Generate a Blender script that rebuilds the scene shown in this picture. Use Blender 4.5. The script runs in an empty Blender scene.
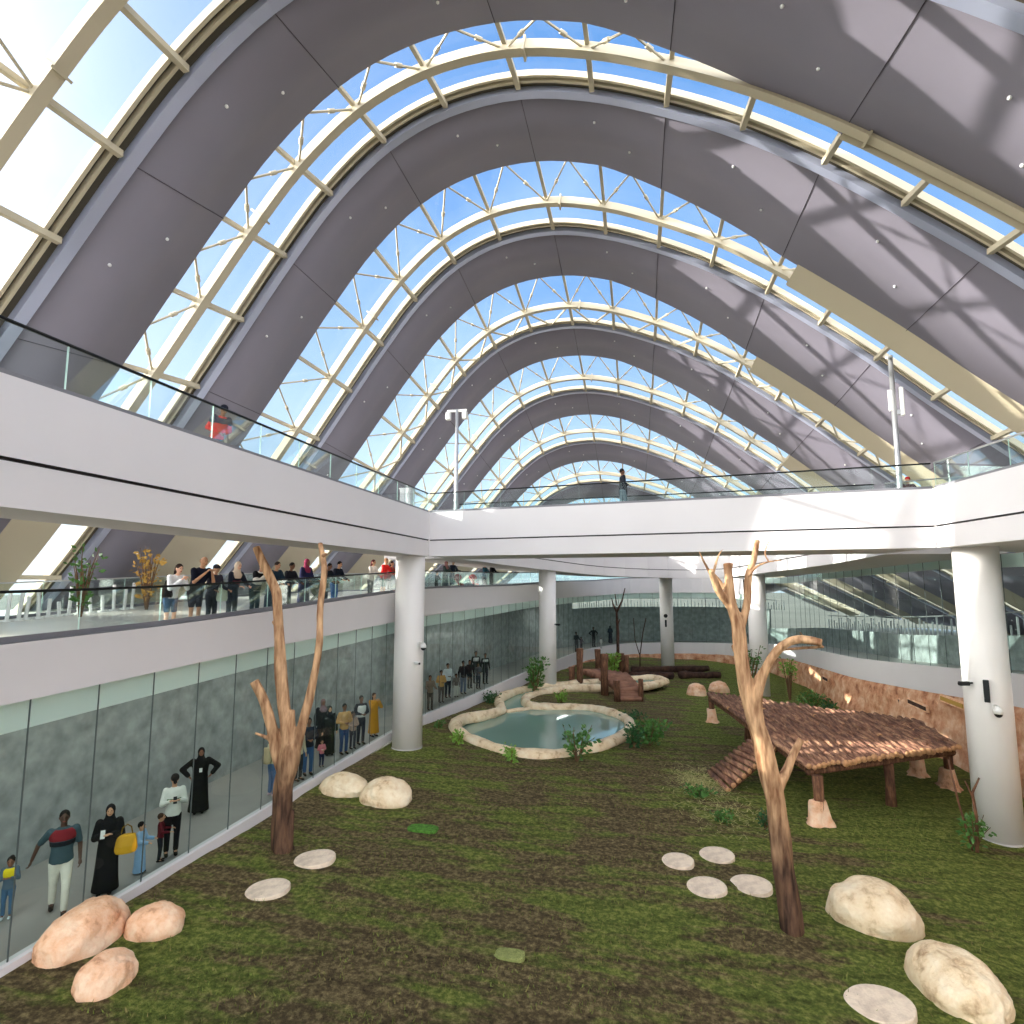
import bpy, bmesh, math, random
import numpy as np
from mathutils import Vector, Matrix, noise
random.seed(7)
C = bpy.context.scene.collection
PI = math.pi
# ------------------------------------------------------------------ camera model (for measuring places)
F = 600.0; CZ = 6.1
PITCH = math.atan(69/600.); YAW = math.radians(11.966)
def ray(x, y):
    v = ((x-512)/F, 1.0, -(y-512)/F)
    c, s = math.cos(PITCH), math.sin(PITCH)
    a = (v[0], v[1]*c-v[2]*s, v[1]*s+v[2]*c)
    c, s = math.cos(YAW), math.sin(YAW)
    return Vector((a[0]*c-a[1]*s, a[0]*s+a[1]*c, a[2]))
def fz(x, y, z):
    r = ray(x, y); return r*((z-CZ)/r.z) + Vector((0, 0, CZ))
def fx(x, y, X):
    r = ray(x, y); return r*(X/r.x) + Vector((0, 0, CZ))
def fy(x, y, Y):
    r = ray(x, y); return r*(Y/r.y) + Vector((0, 0, CZ))
def lawn_z(x, y):
    return -0.05-0.015*(y-8)-0.045*(x+9.9)
def fl(x, y):            # point on the lawn
    z = -0.5
    for _ in range(12):
        p = fz(x, y, z); z = lawn_z(p.x, p.y)
    return Vector((p.x, p.y, z))

# ------------------------------------------------------------------ materials
M = {}
def nodes(name):
    m = bpy.data.materials.new(name); m.use_nodes = True
    nt = m.node_tree; b = nt.nodes['Principled BSDF']; M[name] = m
    return m, nt, b
def rgb(*c): return (c[0], c[1], c[2], 1)
def srgb(r, g, b):
    f = lambda v: (v/255/12.92) if v/255 <= .04045 else ((v/255+.055)/1.055)**2.4
    return (f(r), f(g), f(b), 1)
def mat(name, col, rough=.6, metal=0, var=.0, vscale=3., bump=0., bscale=20., spec=.4):
    m, nt, b = nodes(name)
    b.inputs['Roughness'].default_value = rough; b.inputs['Metallic'].default_value = metal
    b.inputs['Specular IOR Level'].default_value = spec
    tc = nt.nodes.new('ShaderNodeTexCoord')
    if var > 0:
        n = nt.nodes.new('ShaderNodeTexNoise'); n.inputs['Scale'].default_value = vscale; n.inputs['Detail'].default_value = 5
        nt.links.new(tc.outputs['Object'], n.inputs['Vector'])
        r = nt.nodes.new('ShaderNodeValToRGB')
        r.color_ramp.elements[0].position = .3; r.color_ramp.elements[1].position = .7
        r.color_ramp.elements[0].color = rgb(*[c*(1-var) for c in col[:3]])
        r.color_ramp.elements[1].color = rgb(*[min(1, c*(1+var)) for c in col[:3]])
        nt.links.new(n.outputs['Fac'], r.inputs['Fac']); nt.links.new(r.outputs['Color'], b.inputs['Base Color'])
    else:
        b.inputs['Base Color'].default_value = col
    if bump > 0:
        n2 = nt.nodes.new('ShaderNodeTexNoise'); n2.inputs['Scale'].default_value = bscale; n2.inputs['Detail'].default_value = 6
        nt.links.new(tc.outputs['Object'], n2.inputs['Vector'])
        bp = nt.nodes.new('ShaderNodeBump'); bp.inputs['Strength'].default_value = bump; bp.inputs['Distance'].default_value = .05
        nt.links.new(n2.outputs['Fac'], bp.inputs['Height']); nt.links.new(bp.outputs['Normal'], b.inputs['Normal'])
    return m
def ramp_mat(name, stops, scale, rough=.8, bump=.5, bscale=None, stretch=(1, 1, 1), detail=8, dist=.06, coord='Object', rot=(0, 0, 0)):
    m, nt, b = nodes(name); b.inputs['Roughness'].default_value = rough; b.inputs['Specular IOR Level'].default_value = .25
    tc = nt.nodes.new('ShaderNodeTexCoord'); mp = nt.nodes.new('ShaderNodeMapping')
    mp.inputs['Scale'].default_value = stretch; mp.inputs['Rotation'].default_value = rot
    nt.links.new(tc.outputs[coord], mp.inputs['Vector'])
    n = nt.nodes.new('ShaderNodeTexNoise'); n.inputs['Scale'].default_value = scale; n.inputs['Detail'].default_value = detail
    n.inputs['Roughness'].default_value = .65
    nt.links.new(mp.outputs['Vector'], n.inputs['Vector'])
    r = nt.nodes.new('ShaderNodeValToRGB'); el = r.color_ramp.elements
    el[0].position, el[0].color = stops[0]; el[1].position, el[1].color = stops[-1]
    for p, c in stops[1:-1]:
        e = el.new(p); e.color = c
    nt.links.new(n.outputs['Fac'], r.inputs['Fac']); nt.links.new(r.outputs['Color'], b.inputs['Base Color'])
    n2 = nt.nodes.new('ShaderNodeTexNoise'); n2.inputs['Scale'].default_value = bscale or scale*3; n2.inputs['Detail'].default_value = 8
    nt.links.new(mp.outputs['Vector'], n2.inputs['Vector'])
    bp = nt.nodes.new('ShaderNodeBump'); bp.inputs['Strength'].default_value = bump; bp.inputs['Distance'].default_value = dist
    nt.links.new(n2.outputs['Fac'], bp.inputs['Height']); nt.links.new(bp.outputs['Normal'], b.inputs['Normal'])
    return m
def glass(name, tint, refl=.5, ior=1.45):
    m = bpy.data.materials.new(name); m.use_nodes = True; nt = m.node_tree; nt.nodes.clear(); M[name] = m
    o = nt.nodes.new('ShaderNodeOutputMaterial'); mx = nt.nodes.new('ShaderNodeMixShader')
    t = nt.nodes.new('ShaderNodeBsdfTransparent'); t.inputs['Color'].default_value = tint
    g = nt.nodes.new('ShaderNodeBsdfGlossy'); g.inputs['Roughness'].default_value = .02
    g.inputs['Color'].default_value = (.95, 1, .98, 1)
    fr = nt.nodes.new('ShaderNodeFresnel'); fr.inputs['IOR'].default_value = ior
    mul = nt.nodes.new('ShaderNodeMath'); mul.operation = 'MULTIPLY'; mul.inputs[1].default_value = refl
    nt.links.new(fr.outputs[0], mul.inputs[0]); nt.links.new(mul.outputs[0], mx.inputs[0])
    nt.links.new(t.outputs[0], mx.inputs[1]); nt.links.new(g.outputs[0], mx.inputs[2]); nt.links.new(mx.outputs[0], o.inputs[0])
    return m
mat('white', srgb(218, 215, 217), .45, var=.02, vscale=.6)
mat('column_white', srgb(230, 227, 224), .4, var=.02, vscale=.8)
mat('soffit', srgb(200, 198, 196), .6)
mat('coping', srgb(120, 120, 126), .5)
mat('groove', srgb(60, 58, 60), .7)
mat('panel', srgb(126, 122, 134), .5, var=.05, vscale=.35, bump=.15, bscale=.9, spec=.3)
mat('strip', srgb(176, 182, 204), .28, .35, spec=.6)
mat('cream', srgb(184, 174, 150), .5)
mat('gutter_dark', srgb(70, 64, 52), .6)
mat('seam', srgb(72, 66, 74), .8)
mat('stud', srgb(235, 235, 235), .3)
mat('joint_grey', srgb(74, 84, 84), .5)
mat('steel', srgb(185, 187, 188), .3, .7)
mat('dark_steel', srgb(40, 44, 46), .4, .6)
mat('black', srgb(24, 24, 28), .6)
mat('plastic_white', srgb(225, 225, 222), .35)
mat('concrete', srgb(146, 150, 150), .6, var=.3, vscale=2.6, bump=.1, bscale=12)
mat('corridor_floor', srgb(150, 148, 144), .35, var=.08, vscale=1.2)
mat('balcony_floor', srgb(205, 198, 188), .35, var=.05, vscale=1.)
mat('frost', srgb(246, 250, 246), .4)
mat('sand', srgb(88, 88, 78), .9, var=.15, vscale=.05)
glass('roof_glass', (.97, .985, 1, 1), .35)
glass('rail_glass', (.93, .975, .965, 1), .28)
glass('wall_glass', (.80, .90, .875, 1), .5)
ramp_mat('stone', [(.3, srgb(172, 138, 104)), (.44, srgb(230, 206, 168)), (.68, srgb(246, 232, 204))], 2.2, .8, .9, 7)
ramp_mat('stone_pink', [(.3, srgb(176, 118, 84)), (.44, srgb(234, 184, 146)), (.68, srgb(248, 220, 190))], 2.8, .8, .9, 7)
ramp_mat('disc_stone', [(.3, srgb(204, 184, 162)), (.6, srgb(238, 220, 196))], 5, .8, .3, 25)
ramp_mat('rock_wall', [(.3, srgb(128, 80, 58)), (.44, srgb(196, 140, 106)), (.56, srgb(214, 170, 138)), (.72, srgb(234, 206, 178))], 1.5, .85, 1, 4, dist=.12)
ramp_mat('log_wood', [(.3, srgb(78, 52, 46)), (.5, srgb(146, 106, 86)), (.68, srgb(206, 160, 124))], 2.6, .85, .6, 12, stretch=(3, .5, 3))
ramp_mat('post_wood', [(.3, srgb(62, 40, 32)), (.52, srgb(112, 78, 58)), (.72, srgb(160, 116, 84))], 4, .85, .6, 14, stretch=(3, 3, .6))
ramp_mat('dark_wood', [(.3, srgb(40, 28, 26)), (.7, srgb(92, 66, 54))], 3, .9, .6, 12)
mat('log_end', srgb(196, 148, 104), .8, var=.2, vscale=12)
mat('leaf', srgb(76, 120, 52), .5, var=.35, vscale=6)
mat('leaf_dark', srgb(48, 92, 48), .5, var=.3, vscale=6)
mat('leaf_bright', srgb(120, 160, 60), .5, var=.25, vscale=6)
mat('straw', srgb(188, 182, 118), .8, var=.25, vscale=8)
mat('stem', srgb(112, 84, 58), .8)
mat('ochre', srgb(190, 150, 70), .7)
def bark():
    m, nt, b = nodes('bark'); b.inputs['Roughness'].default_value = .8; b.inputs['Specular IOR Level'].default_value = .2
    tc = nt.nodes.new('ShaderNodeTexCoord'); mp = nt.nodes.new('ShaderNodeMapping'); mp.inputs['Scale'].default_value = (3, 3, .55)
    nt.links.new(tc.outputs['Object'], mp.inputs['Vector'])
    n = nt.nodes.new('ShaderNodeTexNoise'); n.inputs['Scale'].default_value = 3; n.inputs['Detail'].default_value = 9
    nt.links.new(mp.outputs['Vector'], n.inputs['Vector'])
    a = nt.nodes.new('ShaderNodeValToRGB'); a.color_ramp.elements[0].position = .32; a.color_ramp.elements[1].position = .66
    a.color_ramp.elements[0].color = srgb(122, 84, 58); a.color_ramp.elements[1].color = srgb(212, 172, 132)
    d = nt.nodes.new('ShaderNodeValToRGB'); d.color_ramp.elements[0].position = .35; d.color_ramp.elements[1].position = .7
    d.color_ramp.elements[0].color = srgb(48, 34, 28); d.color_ramp.elements[1].color = srgb(112, 84, 64)
    nt.links.new(n.outputs['Fac'], a.inputs['Fac']); nt.links.new(n.outputs['Fac'], d.inputs['Fac'])
    sp = nt.nodes.new('ShaderNodeSeparateXYZ'); nt.links.new(tc.outputs['Object'], sp.inputs[0])
    n3 = nt.nodes.new('ShaderNodeTexNoise'); n3.inputs['Scale'].default_value = 1.5; nt.links.new(tc.outputs['Object'], n3.inputs['Vector'])
    ad = nt.nodes.new('ShaderNodeMath'); ad.operation = 'MULTIPLY_ADD'; ad.inputs[1].default_value = 2.2
    nt.links.new(n3.outputs['Fac'], ad.inputs[0]); nt.links.new(sp.outputs['Z'], ad.inputs[2])
    mr = nt.nodes.new('ShaderNodeMapRange'); mr.inputs['From Min'].default_value = 2.3; mr.inputs['From Max'].default_value = 4.0
    nt.links.new(ad.outputs[0], mr.inputs['Value'])
    mx = nt.nodes.new('ShaderNodeMix'); mx.data_type = 'RGBA'
    nt.links.new(mr.outputs[0], mx.inputs['Factor']); nt.links.new(d.outputs['Color'], mx.inputs['A']); nt.links.new(a.outputs['Color'], mx.inputs['B'])
    nt.links.new(mx.outputs['Result'], b.inputs['Base Color'])
    bp = nt.nodes.new('ShaderNodeBump'); bp.inputs['Strength'].default_value = .8; bp.inputs['Distance'].default_value = .05
    nt.links.new(n.outputs['Fac'], bp.inputs['Height']); nt.links.new(bp.outputs['Normal'], b.inputs['Normal'])
bark()
def lawn_mat():
    m, nt, b = nodes('lawn'); b.inputs['Roughness'].default_value = .9; b.inputs['Specular IOR Level'].default_value = .15
    tc = nt.nodes.new('ShaderNodeTexCoord')
    def nz(scale, det, stretch=(1, 1, 1), rot=0):
        mp = nt.nodes.new('ShaderNodeMapping'); mp.inputs['Scale'].default_value = stretch; mp.inputs['Rotation'].default_value = (0, 0, rot)
        nt.links.new(tc.outputs['Object'], mp.inputs['Vector'])
        n = nt.nodes.new('ShaderNodeTexNoise'); n.inputs['Scale'].default_value = scale; n.inputs['Detail'].default_value = det
        n.inputs['Roughness'].default_value = .7
        nt.links.new(mp.outputs['Vector'], n.inputs['Vector']); return n
    def ramp(n, st):
        r = nt.nodes.new('ShaderNodeValToRGB'); el = r.color_ramp.elements
        el[0].position, el[0].color = st[0]; el[1].position, el[1].color = st[-1]
        for p, c in st[1:-1]:
            e = el.new(p); e.color = c
        nt.links.new(n.outputs['Fac'], r.inputs['Fac']); return r
    fine = nz(9, 8)
    green = ramp(fine, [(.3, srgb(58, 66, 32)), (.5, srgb(112, 126, 56)), (.72, srgb(180, 180, 98))])
    brown = ramp(fine, [(.3, srgb(54, 46, 36)), (.5, srgb(110, 96, 66)), (.72, srgb(182, 164, 114))])
    big = nz(.42, 6, (1, 1, 1)); stripe = nz(1.0, 3, (.25, 1.5, 1), math.radians(-14))
    add = nt.nodes.new('ShaderNodeMath'); add.operation = 'ADD'
    sc = nt.nodes.new('ShaderNodeMath'); sc.operation = 'MULTIPLY'; sc.inputs[1].default_value = .9
    nt.links.new(stripe.outputs['Fac'], sc.inputs[0]); nt.links.new(big.outputs['Fac'], add.inputs[0]); nt.links.new(sc.outputs[0], add.inputs[1])
    # the turf is greener towards the right side and the near left edge
    sp = nt.nodes.new('ShaderNodeSeparateXYZ'); nt.links.new(tc.outputs['Object'], sp.inputs[0])
    mr0 = nt.nodes.new('ShaderNodeMapRange'); mr0.inputs['From Min'].default_value = 0; mr0.inputs['From Max'].default_value = 8
    mr0.inputs['To Min'].default_value = 0; mr0.inputs['To Max'].default_value = .22
    nt.links.new(sp.outputs['X'], mr0.inputs['Value'])
    sub = nt.nodes.new('ShaderNodeMath'); sub.operation = 'SUBTRACT'
    nt.links.new(add.outputs[0], sub.inputs[0]); nt.links.new(mr0.outputs[0], sub.inputs[1])
    mr = nt.nodes.new('ShaderNodeMapRange'); mr.inputs['From Min'].default_value = .84; mr.inputs['From Max'].default_value = .98
    nt.links.new(sub.outputs[0], mr.inputs['Value'])
    mx = nt.nodes.new('ShaderNodeMix'); mx.data_type = 'RGBA'
    nt.links.new(mr.outputs[0], mx.inputs['Factor']); nt.links.new(green.outputs['Color'], mx.inputs['A']); nt.links.new(brown.outputs['Color'], mx.inputs['B'])
    # turf seams
    mp = nt.nodes.new('ShaderNodeMapping'); mp.inputs['Rotation'].default_value = (0, 0, math.radians(-14))
    nt.links.new(tc.outputs['Object'], mp.inputs['Vector'])
    w = nt.nodes.new('ShaderNodeTexWave'); w.wave_type = 'BANDS'; w.bands_direction = 'Y'; w.inputs['Scale'].default_value = .42
    w.inputs['Distortion'].default_value = 6; w.inputs['Detail'].default_value = 4
    nt.links.new(mp.outputs['Vector'], w.inputs['Vector'])
    wr = nt.nodes.new('ShaderNodeMapRange'); wr.inputs['From Min'].default_value = 0; wr.inputs['From Max'].default_value = .3
    wr.inputs['To Min'].default_value = .76; wr.inputs['To Max'].default_value = 1
    nt.links.new(w.outputs['Fac'], wr.inputs['Value'])
    m2 = nt.nodes.new('ShaderNodeMix'); m2.data_type = 'RGBA'; m2.blend_type = 'MULTIPLY'; m2.inputs['Factor'].default_value = 1
    nt.links.new(mx.outputs['Result'], m2.inputs['A']); nt.links.new(wr.outputs[0], m2.inputs['B'])
    nt.links.new(m2.outputs['Result'], b.inputs['Base Color'])
    n2 = nz(22, 9); bp = nt.nodes.new('ShaderNodeBump'); bp.inputs['Strength'].default_value = 1; bp.inputs['Distance'].default_value = .12
    nt.links.new(n2.outputs['Fac'], bp.inputs['Height']); nt.links.new(bp.outputs['Normal'], b.inputs['Normal'])
lawn_mat()
def water_mat():
    m, nt, b = nodes('water'); b.inputs['Base Color'].default_value = srgb(130, 164, 148)
    b.inputs['Roughness'].default_value = .04; b.inputs['IOR'].default_value = 1.6; b.inputs['Specular IOR Level'].default_value = .8
    tc = nt.nodes.new('ShaderNodeTexCoord'); n = nt.nodes.new('ShaderNodeTexNoise'); n.inputs['Scale'].default_value = 2
    nt.links.new(tc.outputs['Object'], n.inputs['Vector'])
    bp = nt.nodes.new('ShaderNodeBump'); bp.inputs['Strength'].default_value = .03
    nt.links.new(n.outputs['Fac'], bp.inputs['Height']); nt.links.new(bp.outputs['Normal'], b.inputs['Normal'])
water_mat()
CL = {}
def cloth(r, g, b, rough=.8):
    k = (r, g, b)
    if k not in CL: CL[k] = mat('cloth_%d_%d_%d' % k, srgb(r, g, b), rough, var=.06, vscale=9, bump=.15, bscale=14, spec=.15)
    return CL[k]

# ------------------------------------------------------------------ mesh building
def empty(name, loc=(0, 0, 0), rz=0):
    o = bpy.data.objects.new(name, None); C.objects.link(o); o.location = loc; o.rotation_euler = (0, 0, rz)
    o.empty_display_size = .2; return o
def tag(o, label=None, cat=None, group=None, kind=None):
    if label: o['label'] = label
    if cat: o['category'] = cat
    if group: o['group'] = group
    if kind: o['kind'] = kind
    return o
def thing(name, label, cat, loc=(0, 0, 0), rz=0, group=None):
    return tag(empty(name, loc, rz), label, cat, group)
class MB:
    def __init__(s): s.v = []; s.f = []; s.mi = []
    def add(s, vs, fs, mi=0):
        n = len(s.v); s.v += [tuple(v) for v in vs]
        s.f += [tuple(i+n for i in f) for f in fs]; s.mi += [mi]*len(fs); return s
    def box(s, c, d, rz=0, mi=0, rot=None):
        R = rot or Matrix.Rotation(rz, 3, 'Z'); c = Vector(c); vs = []
        for x in (-1, 1):
            for y in (-1, 1):
                for z in (-1, 1): vs.append(c+R@Vector((x*d[0]/2, y*d[1]/2, z*d[2]/2)))
        return s.add(vs, [(0, 1, 3, 2), (4, 6, 7, 5), (0, 4, 5, 1), (2, 3, 7, 6), (0, 2, 6, 4), (1, 5, 7, 3)], mi)
    def bar(s, a, b, w, h, up=(0, 0, 1), mi=0):      # rectangular bar between two points
        a, b = Vector(a), Vector(b); d = (b-a).normalized(); up = Vector(up)
        x = d.cross(up)
        if x.length < 1e-4: x = d.cross(Vector((1, 0, 0)))
        x.normalize(); y = x.cross(d).normalized(); vs = []
        for p in (a, b):
            for sx, sy in ((-1, -1), (1, -1), (1, 1), (-1, 1)): vs.append(p+x*sx*w/2+y*sy*h/2)
        return s.add(vs, [(0, 1, 2, 3), (7, 6, 5, 4), (0, 4, 5, 1), (1, 5, 6, 2), (2, 6, 7, 3), (3, 7, 4, 0)], mi)
    def tube(s, pts, rad, n=8, caps=True, jit=0, mi=0, endmi=None, flat=1.):
        pts = [Vector(p) for p in pts]
        if not hasattr(rad, '__len__'): rad = [rad]*len(pts)
        rings = []; ref = None
        for i, p in enumerate(pts):
            d = (pts[min(i+1, len(pts)-1)]-pts[max(i-1, 0)]).normalized()
            if ref is None:
                ref = d.cross(Vector((0, 0, 1)))
                if ref.length < .05: ref = d.cross(Vector((0, 1, 0)))
            x = (ref-d*ref.dot(d)).normalized(); ref = x; y = d.cross(x)
            ring = []
            for k in range(n):
                a = 2*PI*k/n; r = rad[i]
                if jit: r *= 1+jit*noise.noise(Vector((p.x*1.3+math.cos(a)*1.5, p.y*1.3+math.sin(a)*1.5, p.z*1.3)))
                ring.append(p+x*math.cos(a)*r+y*math.sin(a)*r*flat)
            rings.append(ring)
        vs = [v for r in rings for v in r]; fs = []
        for i in range(len(pts)-1):
            for k in range(n):
                fs.append((i*n+k, i*n+(k+1) % n, (i+1)*n+(k+1) % n, (i+1)*n+k))
        s.add(vs, fs, mi)
        if caps:
            m = len(s.v)-len(vs)
            s.f.append(tuple(m+k for k in range(n))[::-1]); s.mi.append(mi if endmi is None else endmi)
            s.f.append(tuple(m+(len(pts)-1)*n+k for k in range(n))); s.mi.append(mi if endmi is None else endmi)
        return s
    def ell(s, c, r, rot=None, nu=12, nv=8, mi=0):
        c = Vector(c); R = rot or Matrix.Identity(3); vs = [c+R@Vector((0, 0, -r[2]))]
        for j in range(1, nv):
            t = -PI/2+PI*j/nv
            for i in range(nu):
                a = 2*PI*i/nu; vs.append(c+R@Vector((r[0]*math.cos(a)*math.cos(t), r[1]*math.sin(a)*math.cos(t), r[2]*math.sin(t))))
        vs.append(c+R@Vector((0, 0, r[2]))); fs = []
        for i in range(nu): fs.append((0, 1+(i+1) % nu, 1+i))
        for j in range(nv-2):
            for i in range(nu):
                a = 1+j*nu+i; b = 1+j*nu+(i+1) % nu; fs.append((a, b, b+nu, a+nu))
        e = len(vs)-1
        for i in range(nu): fs.append((1+(nv-2)*nu+i, 1+(nv-2)*nu+(i+1) % nu, e))
        return s.add(vs, fs, mi)
    def cap(s, a, ra, b, rb, n=10, flat=1.):           # closed capsule tapering from a to b
        a, b = Vector(a), Vector(b); d = b-a; L = d.length
        if L < 1e-5: return s.ell(a, (ra, ra, ra))
        d /= L; pts = []; rr = []
        for t in (-.98, -.8, -.45, 0): pts.append(a+d*ra*t); rr.append(ra*math.sqrt(max(0, 1-t*t)))
        for t in (0, .45, .8, .98): pts.append(b+d*rb*t); rr.append(rb*math.sqrt(max(0, 1-t*t)))
        return s.tube(pts, rr, n, flat=flat)
    def loft(s, rings, n=14, side=Vector((1, 0, 0)), mi=0):      # rings: (centre, rx, ry)
        cs = [Vector(r[0]) for r in rings]; vs = []
        for i, (c, rx, ry) in enumerate(rings):
            c = Vector(c); d = (cs[min(i+1, len(cs)-1)]-cs[max(i-1, 0)]).normalized()
            x = (side-d*side.dot(d)).normalized(); y = d.cross(x)
            for k in range(n):
                a = 2*PI*k/n; vs.append(c+x*rx*math.cos(a)+y*ry*math.sin(a))
        fs = []
        for i in range(len(rings)-1):
            for k in range(n): fs.append((i*n+k, i*n+(k+1) % n, (i+1)*n+(k+1) % n, (i+1)*n+k))
        fs.append(tuple(range(n))[::-1]); fs.append(tuple((len(rings)-1)*n+k for k in range(n)))
        return s.add(vs, fs, mi)
    def poly(s, pts, mi=0):
        n = len(s.v); s.v += [tuple(p) for p in pts]; s.f.append(tuple(range(n, n+len(pts)))); s.mi.append(mi); return s
    def build(s, name, mats, parent=None, smooth=False, bevel=0, remesh=0, fix=True):
        me = bpy.data.meshes.new(name); me.from_pydata(s.v, [], s.f)
        if not isinstance(mats, (list, tuple)): mats = [mats]
        for m in mats: me.materials.append(M[m] if isinstance(m, str) else m)
        me.polygons.foreach_set('material_index', s.mi)
        if fix:
            bm = bmesh.new(); bm.from_mesh(me); bmesh.ops.recalc_face_normals(bm, faces=bm.faces); bm.to_mesh(me); bm.free()
        if smooth: me.polygons.foreach_set('use_smooth', [True]*len(me.polygons))
        me.update(); o = bpy.data.objects.new(name, me); C.objects.link(o)
        if parent is not None: o.parent = parent
        if bevel:
            b = o.modifiers.new('bevel', 'BEVEL'); b.width = bevel; b.segments = 2; b.limit_method = 'ANGLE'
        if remesh:
            r = o.modifiers.new('remesh', 'REMESH'); r.mode = 'VOXEL'; r.voxel_size = remesh; r.use_smooth_shade = True
            sm = o.modifiers.new('smooth', 'SMOOTH'); sm.factor = .5; sm.iterations = 2
        return o
def catmull(P, sub=4):
    P = [Vector(p) for p in P]; out = []
    for i in range(len(P)-1):
        p0 = P[max(i-1, 0)]; p1 = P[i]; p2 = P[i+1]; p3 = P[min(i+2, len(P)-1)]
        for k in range(sub):
            t = k/sub
            out.append(.5*((2*p1)+(p2-p0)*t+(2*p0-5*p1+4*p2-p3)*t*t+(3*p1-p0-3*p2+p3)*t**3))
    out.append(P[-1]); return out

# ------------------------------------------------------------------ the vault
NODES = [(-24.2, 1.8), (-22.6, 3.2), (-21.0, 4.6), (-19.4, 6.2), (-17.7, 8.2), (-16.0, 10.4), (-14.4, 12.6), (-12.85, 14.8), (-11.35, 16.9), (-9.75, 18.9),
         (-7.9, 20.5), (-5.8, 21.4), (-3.4, 21.6), (-1.1, 21.1), (1.1, 20.2), (3.2, 19.1), (5.3, 17.7), (7.2, 16.2), (9.1, 14.6), (10.95, 12.9),
         (12.8, 11.3), (14.7, 9.7), (16.7, 8.1), (18.8, 6.6), (20.9, 5.1), (22.9, 3.7), (24.9, 2.3)]
ARCH = {-4: (-21.5, .6, 1.0), -3: (-13.5, .72, 1.0), -2: (-5.5, .8, 1.0), -1: (2.6, .86, 1.0), 0: (10.65, .912, 1.0), 1: (17.1, 1.0, 1.0), 2: (24.9, 1.0, 1.0), 3: (32.9, .945, 1.0), 4: (41.1, .872, .98),
        5: (49.1, .77, .95), 6: (57.0, .65, .88), 7: (64.5, .53, .78)}
SUB = 4
def arch_nodes(k):
    Y, s, sx = ARCH[k]
    return [Vector((-3.4+(x+3.4)*sx, 4+(z-4)*s)) for x, z in NODES]
def arch_curve(k, sub=SUB): return catmull(arch_nodes(k), sub)
def arch_mix(k, y):                 # profile at any depth, blended between the neighbouring gutters
    ks = sorted(ARCH)
    for a, b in zip(ks[:-1], ks[1:]):
        if ARCH[a][0] <= y <= ARCH[b][0]:
            t = (y-ARCH[a][0])/(ARCH[b][0]-ARCH[a][0]); A = arch_curve(a); B = arch_curve(b)
            return [p*(1-t)+q*t for p, q in zip(A, B)]
    return arch_curve(ks[0] if y < ARCH[ks[0]][0] else ks[-1])
def normals2(c):
    out = []
    for i in range(len(c)):
        d = (c[min(i+1, len(c)-1)]-c[max(i-1, 0)]).normalized(); out.append(Vector((-d.y, d.x)))
    return out
def ribbon(mb, c0, y0, c1, y1, off0, off1, th, i0=0, i1=None, mi=0):
    """solid ribbon between profile c0 at depth y0 and c1 at y1; off = outward shift, th = thickness outwards"""
    n0, n1 = normals2(c0), normals2(c1); i1 = len(c0)-1 if i1 is None else i1; vs = []; fs = []
    for i in range(i0, i1+1):
        a, b = c0[i]+n0[i]*off0, c1[i]+n1[i]*off1; a2, b2 = a+n0[i]*th, b+n1[i]*th
        yb = y1[i] if hasattr(y1, '__len__') else y1; ya = y0[i] if hasattr(y0, '__len__') else y0
        vs += [(a.x, ya, a.y), (b.x, yb, b.y), (b2.x, yb, b2.y), (a2.x, ya, a2.y)]
    m = i1-i0
    for i in range(m):
        for k in range(4): fs.append((i*4+k, i*4+(k+1) % 4, i*4+4+(k+1) % 4, i*4+4+k))
    fs += [(0, 1, 2, 3), (m*4+3, m*4+2, m*4+1, m*4)]
    mb.add(vs, fs, mi)
ORD = {-1: 'behind the viewpoint', 0: 'nearest, crossing the top left corner', 1: 'second from the viewer', 2: 'third from the viewer',
       3: 'fourth from the viewer', 4: 'fifth from the viewer', 5: 'sixth from the viewer', 6: 'seventh from the viewer', 7: 'farthest of all'}
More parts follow.
